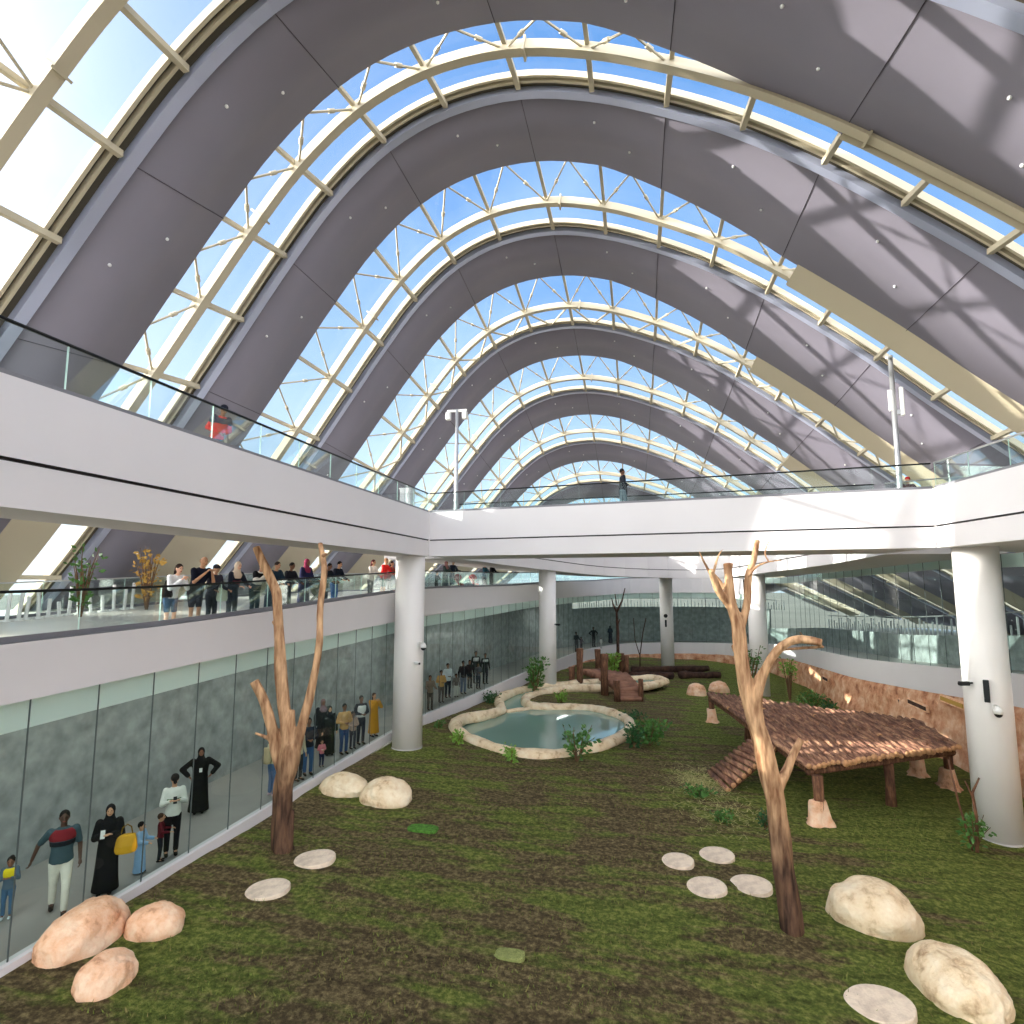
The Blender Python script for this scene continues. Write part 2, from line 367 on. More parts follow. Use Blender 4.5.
for k in sorted(ARCH):
    Y = ARCH[k][0]; c = arch_curve(k)
    # grey ceiling panel band
    y1 = [Y+3.25+(1.6*min(1, max(0, (p.x+1)/6.5)) if k < 6 else 0) for p in c]; ca_, cb_ = arch_mix(k, Y+3.25), arch_mix(k, Y+4.85)
    c1 = [p.lerp(q, (yy-Y-3.25)/1.6) for p, q, yy in zip(ca_, cb_, y1)] if k < 7 else c; ye = Y+.3
    mb = MB(); cm = [p.lerp(q, .5) for p, q in zip(c, c1)]
    ribbon(mb, c, ye, c1, y1, .0, -.05, .12)
    pan = mb.build('ceiling', 'panel', smooth=False); tag(pan, kind='structure')
    for p in pan.data.polygons: p.use_smooth = abs(p.normal.y) < .7
    sm = MB(); nn0 = normals2(c); nnm = normals2(cm); nn1 = normals2(c1)
    for j in range(0, len(NODES), 2):
        i = j*SUB
        a = c[i]-nn0[i]*.006; d = c1[i]-nn1[i]*.056
        sm.bar((a.x, ye, a.y), (d.x, y1[i], d.y), .018, .014)
    sm.build('panel_seam', 'seam', pan)
    if -1 < k < 6:
        for j in range(1, len(NODES)-1):
            i = j*SUB+(SUB//2 if j % 2 else 0)
            if j % 2 == 0: i = j*SUB+SUB
            st = MB(); t = .62 if j % 2 else .3
            pa = c[i]*(1-t)+c1[i]*t; n_ = nnm[i]; q = pa-n_*.04
            st.ell((q.x, ye+(y1[i]-ye)*t, q.y), (.045, .045, .045), nu=8, nv=6); st.build('ceiling_stud', 'stud', pan, smooth=True)
    # pale edge strip and the cream gutter beams
    mb = MB(); ribbon(mb, c, Y+.0, c, ye, -.06, -.06, .2)
    t1 = mb.build('trim_%d' % (k+12), 'strip'); tag(t1, kind='structure')
    mb = MB(); ribbon(mb, c, Y-.30, c, Y-.22, .03, .03, .2, mi=0); ribbon(mb, c, Y-.5, c, Y-.41, .05, .05, .2, mi=0)
    ribbon(mb, c, Y-.42, c, Y+.02, .19, .12, .08, mi=1)
    mb.build('gutter_beam', ['cream', 'gutter_dark'], t1)
    if k == -4: continue
    # glazing between this gutter and the panel before it
    Yp = ARCH[k-1][0]; ya = Yp+3.0; ca = arch_mix(k-1, ya)
    mb = MB(); na, nb = normals2(ca), normals2(c)
    for j in range(len(NODES)-1):
        for t in range(SUB):
            i = j*SUB+t; P = [ca[i]+na[i]*.3, c[i]+nb[i]*.3, c[i+1]+nb[i+1]*.3, ca[i+1]+na[i+1]*.3]
            mb.poly([(P[0].x, ya, P[0].y), (P[1].x, Y-.3, P[1].y), (P[2].x, Y-.3, P[2].y), (P[3].x, ya, P[3].y)])
    g = mb.build('window_%d' % (k+4), 'roof_glass', fix=False); tag(g, kind='structure')
    if k < 0: continue
    # cream steel arch under the glass: chord, purlins, struts, cladding
    tr = thing('roof_arch', 'cream steel roof arch with struts under the glazing, ' + ORD[k], 'roof arch', (0, Y-2.05, 0), 0, 'cream roof arches')
    yt = Y-2.05; ct = arch_mix(k-1, yt); O = Vector((0, yt, 0))
    mb = MB(); ribbon(mb, ct, -.145, ct, .145, -.15, -.15, .29); mb.build('chord', 'cream', tr)
    nt_ = normals2(ct); ni = normals2(c)
    yps = [Yp+3.2+(1.6*min(1, max(0, (p.x+1)/6.5)) if k-1 < 6 else 0) for p in arch_mix(k-1, Yp+3.2)]; _a, _b = arch_mix(k-1, Yp+3.2), arch_mix(k-1, Yp+4.8)
    cp = [p.lerp(q, (yy-Yp-3.2)/1.6) for p, q, yy in zip(_a, _b, yps)]; npn = normals2(cp)
    for j in range(1, len(NODES)-1):
        i = j*SUB; a = c[i]+ni[i]*.02; m_ = ct[i]+nt_[i]*.12; e = cp[i]+npn[i]*.12
        mb = MB(); mb.bar((a.x, Y-.1-yt, a.y), (m_.x, 0, m_.y), .15, .15); mb.build('purlin', 'cream', tr)
        mb = MB(); mb.bar((m_.x, 0, m_.y), (e.x, yps[i]-yt, e.y), .12, .12); mb.build('purlin', 'cream', tr)
        fl_ = MB(); dd = (ct[min(i+2, len(ct)-1)]-ct[i])
        q = ct[i]+dd*.5
        if k < 5 and j % 4 == 0:
            fl_.bar(Vector((q.x, 0, q.y))-Vector((dd.x, 0, dd.y)).normalized()*.03, Vector((q.x, 0, q.y))+Vector((dd.x, 0, dd.y)).normalized()*.03, .44, .44); fl_.build('flange', 'cream', tr)
        # struts from every chord node to the panel edge either side
        for sgn in (-1, 1):
            i2 = i+sgn*SUB//2; e2 = cp[i2]+npn[i2]*.05; s0 = ct[i]
            A = Vector((s0.x, 0, s0.y)); B = Vector((e2.x, yps[i2]-yt, e2.y)); mb = MB()
            if B.y > -.7: continue
            mb.tube([A, B], .036, 6); mid = A.lerp(B, .5); dv = (B-A).normalized()
            mb.tube([mid-dv*.1, mid+dv*.1], .065, 8); mb.build('strut', 'cream', tr, smooth=False)
        if k == 3:
            for sgn in (-1, 1):
                i2 = i+sgn*SUB//2; e2 = c[i2]+ni[i2]*.02; mb = MB()
                mb.tube([(ct[i].x, 0, ct[i].y), (e2.x, Y-.3-yt, e2.y)], .055, 6); mb.build('strut', 'cream', tr)
    hcut_r = 17.6 if k in (1, 2, 3) else 15
    ir = [i for i in range(len(ct)) if ct[i].x > 0 and ct[i].y < 4+(hcut_r-4)*ARCH[k][1]]
    il = [i for i in range(len(ct)) if ct[i].x < 0 and ct[i].y < 9.2]
    for ii in (ir, il):
        if len(ii) < 2: continue
        mb = MB(); yq = Yp+(4.6 if ii is ir else 3.2); cq = arch_mix(k-1, yq); ribbon(mb, cq, yq-yt, ct, .22, -.02, -.26, .3, ii[0], ii[-1])
        mb.build('cladding', 'cream', tr)

# outside ground
mb = MB(); mb.add([(-400, -200, -3), (400, -200, -3), (400, 500, -3), (-400, 500, -3)], [(0, 1, 2, 3)])
tag(mb.build('ground', 'sand'), kind='structure')

# ------------------------------------------------------------------ lawn
random.seed(3)
POND_PX = [(666, 689), (640, 693), (604, 692), (569, 691), (541, 694), (526, 700), (530, 707), (548, 709), (571, 710), (592, 712), (613, 718), (629, 726), (628, 736), (608, 746), (583, 752), (560, 756), (534, 757),
           (510, 754), (487, 747), (466, 738), (455, 729), (461, 721), (485, 716), (501, 711), (499, 702), (509, 695), (534, 689.5), (569, 687), (604, 686.5), (648, 685)]
POND = [fl(*q) for q in POND_PX]
def in_pond(x, y, grow=0):
    if not (-11 < x < 4 and 22 < y < 46): return False
    n = False; P = POND; j = len(P)-1
    for i in range(len(P)):
        if (P[i].y > y) != (P[j].y > y) and x < (P[j].x-P[i].x)*(y-P[i].y)/(P[j].y-P[i].y)+P[i].x: n = not n
        j = i
    if grow and not n: return min((p.x-x)**2+(p.y-y)**2 for p in P) < .5
    return n
def ground_z(x, y): return lawn_z(x, y)+.07*noise.noise(Vector((x*.35, y*.35, 0)))+.025*noise.noise(Vector((x*1.4, y*1.4, 3)))
PATH = [(-9.95, -6), (-9.95, 4), (-9.95, 8), (-9.95, 14), (-9.95, 20), (-9.9, 24), (-9.7, 26.5), (-8.75, 32), (-7.6, 40), (-6.35, 47), (-5.4, 52), (-4.2, 55.5), (-1.8, 60),
        (1.9, 61.8), (6, 62.5), (9.5, 60), (11.5, 54), (12, 50), (11.9, 44), (12.1, 38), (12.6, 30), (13.0, 25.5), (13.1, 20), (13.1, 12), (13.1, -6)]
KZ = [.1]*15+[.3, .9, 1.1, 1.45, 1.75, 2.4, 2.8, 3.2, 3.8, 4.0]
BW = [.14, .14, .14, .16, .2, .25, .35, .6, .85, .9, .9, .9, 1., 1., 1., 1.05, 1.05, 1.05, 1.05, 1.05, 1.05, 1.05, 1.05, 1.05, 1.05]
PS = catmull([(x, y, 0) for x, y in PATH], 4)
KS = [v.x for v in catmull([(z, 0, 0) for z in KZ], 4)]; BS = [v.x for v in catmull([(z, 0, 0) for z in BW], 4)]
def pnorm(P, i):                     # horizontal normal pointing out of the enclosure
    d = (P[min(i+1, len(P)-1)]-P[max(i-1, 0)]).normalized(); return Vector((-d.y, d.x, 0))
mb = MB(); nx, ny = 110, 230; vs = []
for j in range(ny+1):
    for i in range(nx+1):
        y = -6+70*j/ny; x = -9.88+(23.2)*i/nx
        z = ground_z(x, y)
        if y > 20 and in_pond(x, y): z -= .55
        vs.append((x, y, z))
fs = []
def inside(x, y):
    n = False; P = [(p.x, p.y) for p in PS]; j = len(P)-1
    for i in range(len(P)):
        if (P[i][1] > y) != (P[j][1] > y) and x < (P[j][0]-P[i][0])*(y-P[i][1])/(P[j][1]-P[i][1])+P[i][0]: n = not n
        j = i
    return n
for j in range(ny):
    for i in range(nx):
        a = j*(nx+1)+i; cx = (vs[a][0]+vs[a+1][0])/2; cy = (vs[a][1]+vs[a+nx+1][1])/2
        if y < 0 or inside(cx, cy) or inside(cx+.4, cy) or inside(cx-.4, cy): fs.append((a, a+1, a+nx+2, a+nx+1))
mb.add(vs, fs); lawn = mb.build('floor', 'lawn', smooth=True); tag(lawn, kind='structure')
mb = MB()
for _ in range(26000):
    y = 6.5+26*random.random()**1.7; x = random.uniform(-9.6, 9)
    z = lawn_z(x, y)+.07*noise.noise(Vector((x*.35, y*.35, 0)))+.025*noise.noise(Vector((x*1.4, y*1.4, 3)))
    if noise.noise(Vector((x*.6, y*.6, 9))) < -.12: continue
    h = random.uniform(.03, .085); a = random.uniform(0, 6.28); w = random.uniform(.006, .014); lx, ly = random.uniform(-.05, .05), random.uniform(-.05, .05)
    if (x+9.1)**2+(y-23)**2 < 1 or (x-10)**2+(y-21)**2 < 1.2 or in_pond(x, y, 1): continue
    mb.add([(x-w*math.cos(a), y-w*math.sin(a), z-.01), (x+w*math.cos(a), y+w*math.sin(a), z-.01), (x+lx, y+ly, z+h)], [(0, 1, 2)], 0 if random.random() < .75 else 1)
mat('blade', srgb(118, 130, 60), .8, var=.35, vscale=2.0, spec=.1); mat('blade_dry', srgb(140, 130, 78), .8, spec=.1)
tag(mb.build('grass_blades', ['blade', 'blade_dry'], fix=False), 'short uneven grass blades sprouting over the enclosure lawn', 'grass', kind='stuff')

# ------------------------------------------------------------------ kerb, rock wall, lower glass, corridor
mb = MB(); vs = []; fs = []
for i, p in enumerate(PS):
    n = pnorm(PS, i); k, b = KS[i], BS[i]
    o = p+n*.0; q = p-n*.09
    vs += [(q.x, q.y, k), (o.x+n.x*.1, o.y+n.y*.1, k), (o.x+n.x*.1, o.y+n.y*.1, k-b-.1), (q.x, q.y, k-b-.1)]
for i in range(len(PS)-1):
    for j in range(4): fs.append((i*4+j, i*4+(j+1) % 4, i*4+4+(j+1) % 4, i*4+4+j))
mb.add(vs, fs); tag(mb.build('trim_10', 'white'), kind='structure')
# rock wall below the band
mb = MB(); i0 = next(i for i, p in enumerate(PS) if p.y > 45); rows = 9; vs = []; fs = []
fine = []
for i in range(i0, len(PS)-1):
    for t in range(6): fine.append(i+t/6)
fine.append(len(PS)-1)
for fi in fine:
    i = min(int(fi), len(PS)-2); t = fi-i; p = PS[i].lerp(PS[i+1], t); n = pnorm(PS, i).lerp(pnorm(PS, i+1), t)
    zt = (KS[i]-BS[i])*(1-t)+(KS[i+1]-BS[i+1])*t; zb = lawn_z(p.x, p.y)-.3
    for r in range(rows+1):
        u = r/rows; z = zt-.02+(zb-zt)*u; d = .12+.25*u+.22*noise.noise(Vector((p.x*.6, p.y*.6, z*.9)))+.1*noise.noise(Vector((p.x*2, p.y*2, z*2.2)))
        if r == 0: d = .0
        q = p-n*d; vs.append((q.x, q.y, z))
for i in range(len(fine)-1):
    for r in range(rows):
        a = i*(rows+1)+r; fs.append((a, a+1, a+rows+2, a+rows+1))
mb.add(vs, fs); tag(mb.build('wall_rock', 'rock_wall', smooth=True), kind='structure')
# long slot niches in the rock wall
for n_, (px, py) in enumerate([(795, 668), (826, 679), (866, 687), (893, 698), (918, 705), (953, 702)]):
    X = 12.35 if px > 850 else 11.7; p = fx(px, py, X); mb = MB(); L = .55 if px < 850 else 1.0
    lit = n_ == 5  # orange light in the last slot is put into its colour
    mb.box((0, 0, 0), (.1, L*2, .3), mi=0); mb.box((-.06, 0, 0), (.04, L*1.8, .16), mi=1)
    o = mb.build('wall_niche', ['stone_pink', 'ochre' if lit else 'dark_wood']); o.location = p
    tag(o, ['recessed slot in the rock wall, leftmost beside the second far column', 'recessed slot in the rock wall, second from the left', 'recessed slot in the rock wall above the middle of the log platform',
            'recessed slot in the rock wall above the right half of the platform', 'recessed slot in the rock wall above the platform corner', 'slot box coloured orange as if lit, in the rock wall next to the right column'][n_], 'wall slot', 'slots in the rock wall')

MZ_Y = [(-6, 4.95), (8, 5.1), (11, 5.15), (14.3, 5.26), (23, 5.61), (27, 5.76), (38, 5.8), (47, 6.02), (56, 6.1), (61, 6.35), (64, 6.5)]
MB_Y = [(-6, 4.05), (8, 4.15), (14.5, 4.3), (22.5, 4.42), (27, 4.52), (42, 4.75), (56, 4.75), (64, 5.0)]
def interp(T, y):
    if y <= T[0][0]: return T[0][1]
    for a, b in zip(T[:-1], T[1:]):
        if a[0] <= y <= b[0]: return a[1]+(b[1]-a[1])*(y-a[0])/(b[0]-a[0])
    return T[-1][1]
iM = max(i for i, p in enumerate(PS) if p.y > 59.5 and p.x > 0)      # the balcony ends there
# resample path by length for panes
def resample(P, step):
    L = [0]
    for a, b in zip(P[:-1], P[1:]): L.append(L[-1]+(b-a).length)
    n = int(L[-1]/step); out = []; j = 0
    for k in range(n+1):
        s = L[-1]*k/n
        while j < len(L)-2 and L[j+1] < s: j += 1
        t = (s-L[j])/(L[j+1]-L[j]); out.append((P[j].lerp(P[j+1], t), j+t))
    return out
def kz(fi):
    i = min(int(fi), len(KS)-2); return KS[i]+(KS[i+1]-KS[i])*(fi-i)
res = resample(PS, 1.3)
mb = MB(); jn = MB()
for (a, fa), (b, fb) in zip(res[:-1], res[1:]):
    lo = fa < iM
    za, zb = kz(fa), kz(fb)
    ta = interp(MB_Y, a.y)+.02 if lo else 7.08; tb = interp(MB_Y, b.y)+.02 if lo else 7.08
    if not lo and a.y > 30: ta = min(ta, 6.4+(.7*(54-a.y)/24 if a.y < 54 else 0)); tb = min(tb, 6.4+(.7*(54-b.y)/24 if b.y < 54 else 0))
    d = (b-a).normalized()*.012; a2 = a+d; b2 = b-d
    mb.poly([(a2.x, a2.y, za), (b2.x, b2.y, zb), (b2.x, b2.y, tb), (a2.x, a2.y, ta)])
    jn.bar((a.x, a.y, za), (a.x, a.y, ta), .018, .018)
wg = mb.build('window_20', 'wall_glass', fix=False); tag(wg, kind='structure'); jn.build('glazing_joint', 'joint_grey', wg)
# corridor floor + back wall + bulkhead
CW = [(p+pnorm(PS, i)*(3.0 if p.x < 0 and p.y < 26 else 2.9)) for i, p in enumerate(PS)]
mb = MB()
for i in range(len(PS)-1):
    a, b = PS[i]+pnorm(PS, i)*.05, PS[i+1]+pnorm(PS, i+1)*.05; c_, d_ = CW[i+1], CW[i]
    z0, z1 = KS[i]-.1, KS[i+1]-.1
    mb.poly([(a.x, a.y, z0), (b.x, b.y, z1), (c_.x, c_.y, z1), (d_.x, d_.y, z0)])
tag(mb.build('floor_corridor', 'corridor_floor'), kind='structure')
mb = MB(); bk = MB()
for i in range(len(PS)-1):
    a, b = CW[i], CW[i+1]; n = pnorm(PS, i)
    lo = i < iM
    z0, z1 = KS[i]-.15, KS[i+1]-.15
    if lo and PS[i].y < 56.5: t0, t1 = interp(MB_Y, PS[i].y)+.1, interp(MB_Y, PS[i+1].y)+.1
    elif lo: t0 = t1 = 3.45
    else: t0 = min(5, KS[i]+1.35); t1 = min(5, KS[i+1]+1.35)
    A = [(a.x, a.y, z0), (b.x, b.y, z1), (b.x, b.y, t1), (a.x, a.y, t0)]
    A2 = [(x+n.x*.2, y+n.y*.2, z) for x, y, z in A]
    mb.add(A+A2, [(0, 1, 2, 3), (4, 7, 6, 5), (3, 2, 6, 7), (0, 4, 5, 1)])
    if i < iM:
        p, q = PS[i]+n*.12, PS[i+1]+pnorm(PS, i+1)*.12
        t0, t1 = interp(MB_Y, PS[i].y)+.05, interp(MB_Y, PS[i+1].y)+.05
        A = [(p.x, p.y, t0-.55), (q.x, q.y, t1-.55), (q.x, q.y, t1), (p.x, p.y, t0)]; A2 = [(x+n.x*.1, y+n.y*.1, z) for x, y, z in A]
    else:
        p, q = PS[i]+n*.1, PS[i+1]+pnorm(PS, i+1)*.1; u = lambda y: 6.4+(.7*(54-y)/24 if y < 54 else 0)
        t0, t1 = min(7.1, u(p.y)), min(7.1, u(q.y))
        A = [(p.x, p.y, t0-.5), (q.x, q.y, t1-.5), (q.x, q.y, t1), (p.x, p.y, t0)]; A2 = [(x+n.x*.1, y+n.y*.1, z) for x, y, z in A]
    bk.add(A+A2, [(0, 1, 2, 3), (4, 7, 6, 5), (0, 4, 5, 1)])
tag(mb.build('wall_corridor', 'concrete', fix=False), kind='structure')
mb = MB()
for i in range(iM+4, len(PS)-1):
    a, b = CW[i]+pnorm(PS, i)*.1, CW[i+1]+pnorm(PS, i+1)*.1; z0, z1 = min(5, KS[i]+1.3), min(5, KS[i+1]+1.3)
    c_, d_ = b+pnorm(PS, i+1)*9, a+pnorm(PS, i)*9
    mb.add([(a.x, a.y, z0), (b.x, b.y, z1), (c_.x, c_.y, z1), (d_.x, d_.y, z0), (a.x, a.y, z0-.3), (b.x, b.y, z1-.3), (c_.x, c_.y, z1-.3), (d_.x, d_.y, z0-.3)], [(0, 1, 2, 3), (7, 6, 5, 4), (0, 4, 5, 1)])
tag(mb.build('floor_terrace', 'corridor_floor', fix=False), kind='structure')
# white picket fences on the terrace and behind the far wall
def fence(label, ia, ib, zf, h, step, offn=.3):
    pts = [CW[i]+pnorm(PS, i)*offn+Vector((0, 0, zf(i))) for i in range(ia, ib)]
    t = thing('picket_fence', label, 'fence', pts[0]); O = pts[0]; m = MB()
    for n_, (p, _) in enumerate(resample(pts, step)):
        q = p-O; hh = h*(.75+.25*math.sin(n_*1.7)); m.bar(q, q+Vector((0, 0, hh)), .07, .07)
    m.build('picket', 'steel', t)
    m = MB(); m.tube([p-O+Vector((0, 0, h+.05)) for p in pts], .035, 6); m.build('top_rail', 'steel', t)
fence('white picket fence on the right terrace behind the tall glass', iM+5, len(PS)-4, lambda i: min(5, KS[i]+1.3), 1.0, .45)
fence('row of white pickets above the far corridor wall', next(i for i, p in enumerate(PS) if p.y > 57), iM+2, lambda i: 3.42, .85, .35, .1)
if 1:
    pass
tag(bk.build('trim_11', 'frost', fix=False), kind='structure')
# middle balcony slab with fascia
mb = MB(); fa_ = MB(); co = MB()
OUT = [(-22, -6), (-22, 14), (-21.5, 26), (-19.5, 36), (-17, 46), (-13, 56), (-7, 64), (2, 68), (10, 67)]
def mid_out(i):
    t = i/iM; k = t*(len(OUT)-1); j = min(int(k), len(OUT)-2); a, b = Vector(OUT[j]+(0,)), Vector(OUT[j+1]+(0,)); return a.lerp(b, k-j)
rs = []
for i in range(iM+1):
    p = PS[i]; n = pnorm(PS, i); zt, zb = interp(MZ_Y, p.y), interp(MB_Y, p.y); o = p+n*12 if p.y < 40 else p+n*(12-(p.y-40)*.3)
    f0 = p-n*.06; f1 = p+n*.3
    rs.append(((f0.x, f0.y, zb), (f0.x, f0.y, zt), (f1.x, f1.y, zt), (f1.x, f1.y, zt-.3), (o.x, o.y, zt-.3), (o.x, o.y, zt-.75), (f1.x+n.x*3, f1.y+n.y*3, zb+.1), (f1.x+n.x*.3, f1.y+n.y*.3, zb)))
vs = [v for r in rs for v in r]; K = 8
for i in range(iM):
    for j in range(K):
        m_ = {0: 0, 1: 1, 2: 1, 3: 2}.get(j, 3)
        fa_.mi.append(m_); fa_.f.append((i*K+j, i*K+(j+1) % K, (i+1)*K+(j+1) % K, (i+1)*K+j))
fa_.v = vs; tag(fa_.build('floor_balcony', ['white', 'coping', 'balcony_floor', 'soffit'], fix=True), kind='structure')

# ------------------------------------------------------------------ upper walkway
def slab(name, inner, outer, zb, zt, taper=None):
    """solid strip between two plan paths; zb/zt per point; face towards the opening gets a groove"""
    rs = []; n = len(inner)
    for i in range(n):
        a, b = Vector(inner[i]+(0,)), Vector(outer[i]+(0,)); d = (b-a).normalized(); L = (b-a).length
        z0, z1 = zb[i], zt[i]; g = z0+(z1-z0)*.36
        pt = lambda s, z: (a.x+d.x*s, a.y+d.y*s, z)
        t = taper if taper else .5
        rs.append([pt(.02, z0), pt(0, g-.02), pt(.08, g-.02), pt(.08, g+.03), pt(-.03, g+.03), pt(-.03, z1), pt(.2, z1), pt(.2, z1-.3), pt(L, z1-.3), pt(L, z1-.7), pt(L*t, z0)])
    mb = MB(); K = len(rs[0]); mb.v = [v for r in rs for v in r]
    for i in range(n-1):
        for j in range(K):
            mb.f.append((i*K+j, i*K+(j+1) % K, (i+1)*K+(j+1) % K, (i+1)*K+j)); mb.mi.append({1: 1, 2: 1, 3: 1, 5: 2, 6: 2, 7: 3}.get(j, 4 if j in (8, 9, 10) else 0))
    mb.f.append(tuple(range(K))); mb.mi.append(0); mb.f.append(tuple((n-1)*K+j for j in range(K))); mb.mi.append(0)
    return tag(mb.build(name, ['white', 'groove', 'coping', 'balcony_floor', 'soffit']), kind='structure')
ZT, ZB = 8.9, 7.1
LW = [(-8.4, y) for y in (-6, 0, 6, 12, 18, 23.3)]; LO = [(-12.3, y) for y in (-6, 0, 6, 12, 18, 27.0)]
slab('floor_upper', LW, LO, [ZB]*6, [ZT]*6, taper=.4)
BI = [(-8.4, 23.3), (0, 21.88), (8.8, 20.4)]; BO = [(-8.4, 27.0), (0, 25.9), (8.8, 24.6)]
slab('floor_bridge', BI, BO, [ZB]*3, [ZT]*3, taper=.96)
RW = [(8.8, 20.4), (9.15, 16.6), (9.4, 12), (9.5, 6), (9.5, -6)]; RO = [(13.3, 24.6), (13.4, 17), (13.4, 12), (13.4, 6), (13.4, -6)]
slab('floor_right_wing', RW, RO, [ZB]*5, [ZT]*5, taper=.96)
UI = [(-8.4, 25.8), (-8.0, 29), (-7.0, 33.5), (-5.7, 38), (-2.6, 45), (2.2, 49.5), (5.9, 47), (7.6, 40), (8.65, 32), (8.85, 24.5)]
UZ = [7.12, 7.1, 6.95, 6.8, 6.5, 6.35, 6.35, 6.62, 6.85, 7.08]
UO = [(-12.3, 27), (-11.6, 31), (-10.8, 36), (-9.2, 42), (-5, 51), (2.4, 55.5), (9.5, 53), (12.1, 42), (12.6, 32), (13.2, 24.5)]
UI3 = catmull([p+(0,) for p in UI], 3); UO3 = catmull([p+(0,) for p in UO], 3); UZ3 = [v.x for v in catmull([(z, 0, 0) for z in UZ], 3)]
slab('floor_ring', [(p.x, p.y) for p in UI3], [(p.x, p.y) for p in UO3], UZ3, [z+1.75 for z in UZ3], taper=.9)

# ------------------------------------------------------------------ glass balustrades
def balustrade(label, pts, h=.78, step=1.55, rail='dark_steel', group='glass balustrades', posts=True):
    """pts: list of Vector along the top of the parapet"""
    t = thing('glass_balustrade', label, 'balustrade', pts[0], 0, group); O = pts[0]
    rs = resample(pts, step); q = [p-O for p, _ in rs]
    for i, (a, b) in enumerate(zip(q[:-1], q[1:])):
        d = (b-a).normalized()*.008; m = MB(); n = Vector((-d.y, d.x, 0)).normalized()*.006
        a2, b2 = a+d, b-d
        vs = [a2-n, b2-n, b2-n+Vector((0, 0, h)), a2-n+Vector((0, 0, h)), a2+n, b2+n, b2+n+Vector((0, 0, h)), a2+n+Vector((0, 0, h))]
        m.add(vs, [(0, 1, 2, 3), (4, 7, 6, 5)], 0); m.add(vs, [(0, 3, 7, 4), (1, 5, 6, 2)], 1)
        if i < 90: m.build('glass_pane', ['rail_glass', 'pane_edge'], t, fix=False)
    m = MB(); m.tube([p+Vector((0, 0, h+.02)) for p in q], .028, 6); m.build('handrail', rail, t)
    m = MB()
    for a, b in zip(q[:-1], q[1:]): m.bar(a+Vector((0, 0, .03)), b+Vector((0, 0, .03)), .07, .12)
    m.build('base_channel', 'coping', t)
    return t
mat('pane_edge', srgb(190, 222, 212), .2)
V = Vector
off = .1
balustrade('glass balustrade on the left upper walkway, running away to the corner', [V((-8.5, -4, 8.9)), V((-8.5, 23.35, 8.9))])
balustrade('glass balustrade along the front of the upper bridge', [V((-8.45, 23.4, 8.9)), V((8.85, 20.5, 8.9))])
balustrade('glass balustrade on the right upper wing, at the right frame edge', [V((8.9, 20.4, 8.9)), V((9.25, 16.6, 8.9)), V((9.5, 12, 8.9)), V((9.6, 6, 8.9)), V((9.6, -4, 8.9))], rail='steel')
balustrade('glass balustrade along the rear side of the upper bridge', [V((-8.2, 26.8, 8.65)), V((8.6, 24.4, 8.65))], h=1.0)
balustrade('outer glass balustrade of the right upper wing, behind the lamp pole', [V((8.9, 24.2, 8.65)), V((13.1, 22.0, 8.65)), V((13.2, 12, 8.65))], h=1.0, rail='steel')
balustrade('outer glass balustrade of the left upper walkway', [V((-12.1, -4, 8.65)), V((-12.1, 26.8, 8.65))], h=1.0)
mp = [PS[i]+pnorm(PS, i)*.2+V((0, 0, interp(MZ_Y, PS[i].y))) for i in range(0, iM+1)]
balustrade('long glass balustrade of the middle ramp balcony above the corridor windows', mp, h=.8, step=1.9)
mo = [V((PS[i].x, PS[i].y, 0))+pnorm(PS, i)*8.5+V((0, 0, interp(MZ_Y, PS[i].y)-.3)) for i in range(0, iM+1)]
balustrade('outer glass balustrade of the middle ramp balcony near the roof foot', mo, h=1.05, step=3, rail='steel')

# ------------------------------------------------------------------ columns
for px, py, D, zt, lab in [(407, 747, 1.16, 7.12, 'round white column at the left edge of the lawn, below the walkway corner'), (548, 687, 1.12, 6.9, 'round white column behind the pond, beside the leafy shrub'),
                           (668, 667, 1.12, 6.45, 'round white column at the far end of the lawn'), (761, 695, 1.16, 6.75, 'round white column behind the log platform'),
                           (1000, 838, 1.14, 7.12, 'big round white column at the right edge, in front of the rock wall')]:
    p = fl(px, py); t = thing('column', lab, 'column', (p.x, p.y, p.z-.1), 0, 'round white columns')
    mb = MB(); mb.tube([(0, 0, 0), (0, 0, zt-p.z+.1)], D/2, 40); o = mb.build('shaft', 'column_white', t)
    for f in o.data.polygons: f.use_smooth = len(f.vertices) == 4
    mb = MB(); mb.tube([(0, 0, 0), (0, 0, .13)], D/2+.012, 40); mb.build('base_collar', 'soffit', t)
COLR = fl(1000, 838); COLL = fl(407, 747); COLF = fl(668, 667); COLB = fl(548, 687)

def dome_camera(label, p, d):
    """small bracket dome camera; d = outward direction"""
    t = thing('security_camera', label, 'security camera', p, math.atan2(d[1], d[0]))
    m = MB(); m.box((.02, 0, .05), (.04, .12, .16)); m.box((.14, 0, .12), (.24, .05, .05)); m.build('bracket', 'plastic_white', t)
    m = MB(); m.tube([(.25, 0, .12), (.25, 0, .02), (.25, 0, -.06)], [.06, .11, .115], 14); m.build('housing', 'plastic_white', t, smooth=True)
    m = MB(); m.ell((.25, 0, -.07), (.1, .1, .1)); m.build('dome', 'dark_steel', t, smooth=True)
dome_camera('white dome camera on the right side of the left column, upper one', (COLL.x+.52, COLL.y-.35, fy(428, 645, COLL.y).z), (1, -.3))
def bullet(label, p, rz, col='plastic_white', name='security_camera', cat='security camera'):
    t = thing(name, label, cat, p, rz)
    m = MB(); m.tube([(0, 0, 0), (.14, 0, 0)], .03, 8); m.build('arm', col, t)
    m = MB(); m.box((.26, 0, -.01), (.3, .12, .12)); m.build('body', col, t, bevel=.02)
    m = MB(); m.tube([(.41, 0, -.01), (.425, 0, -.01)], .045, 12); m.build('lens', 'black', t)
bullet('white bullet camera low on the left column', (COLL.x+.4, COLL.y-.45, fy(425, 661, COLL.y).z), -.7)
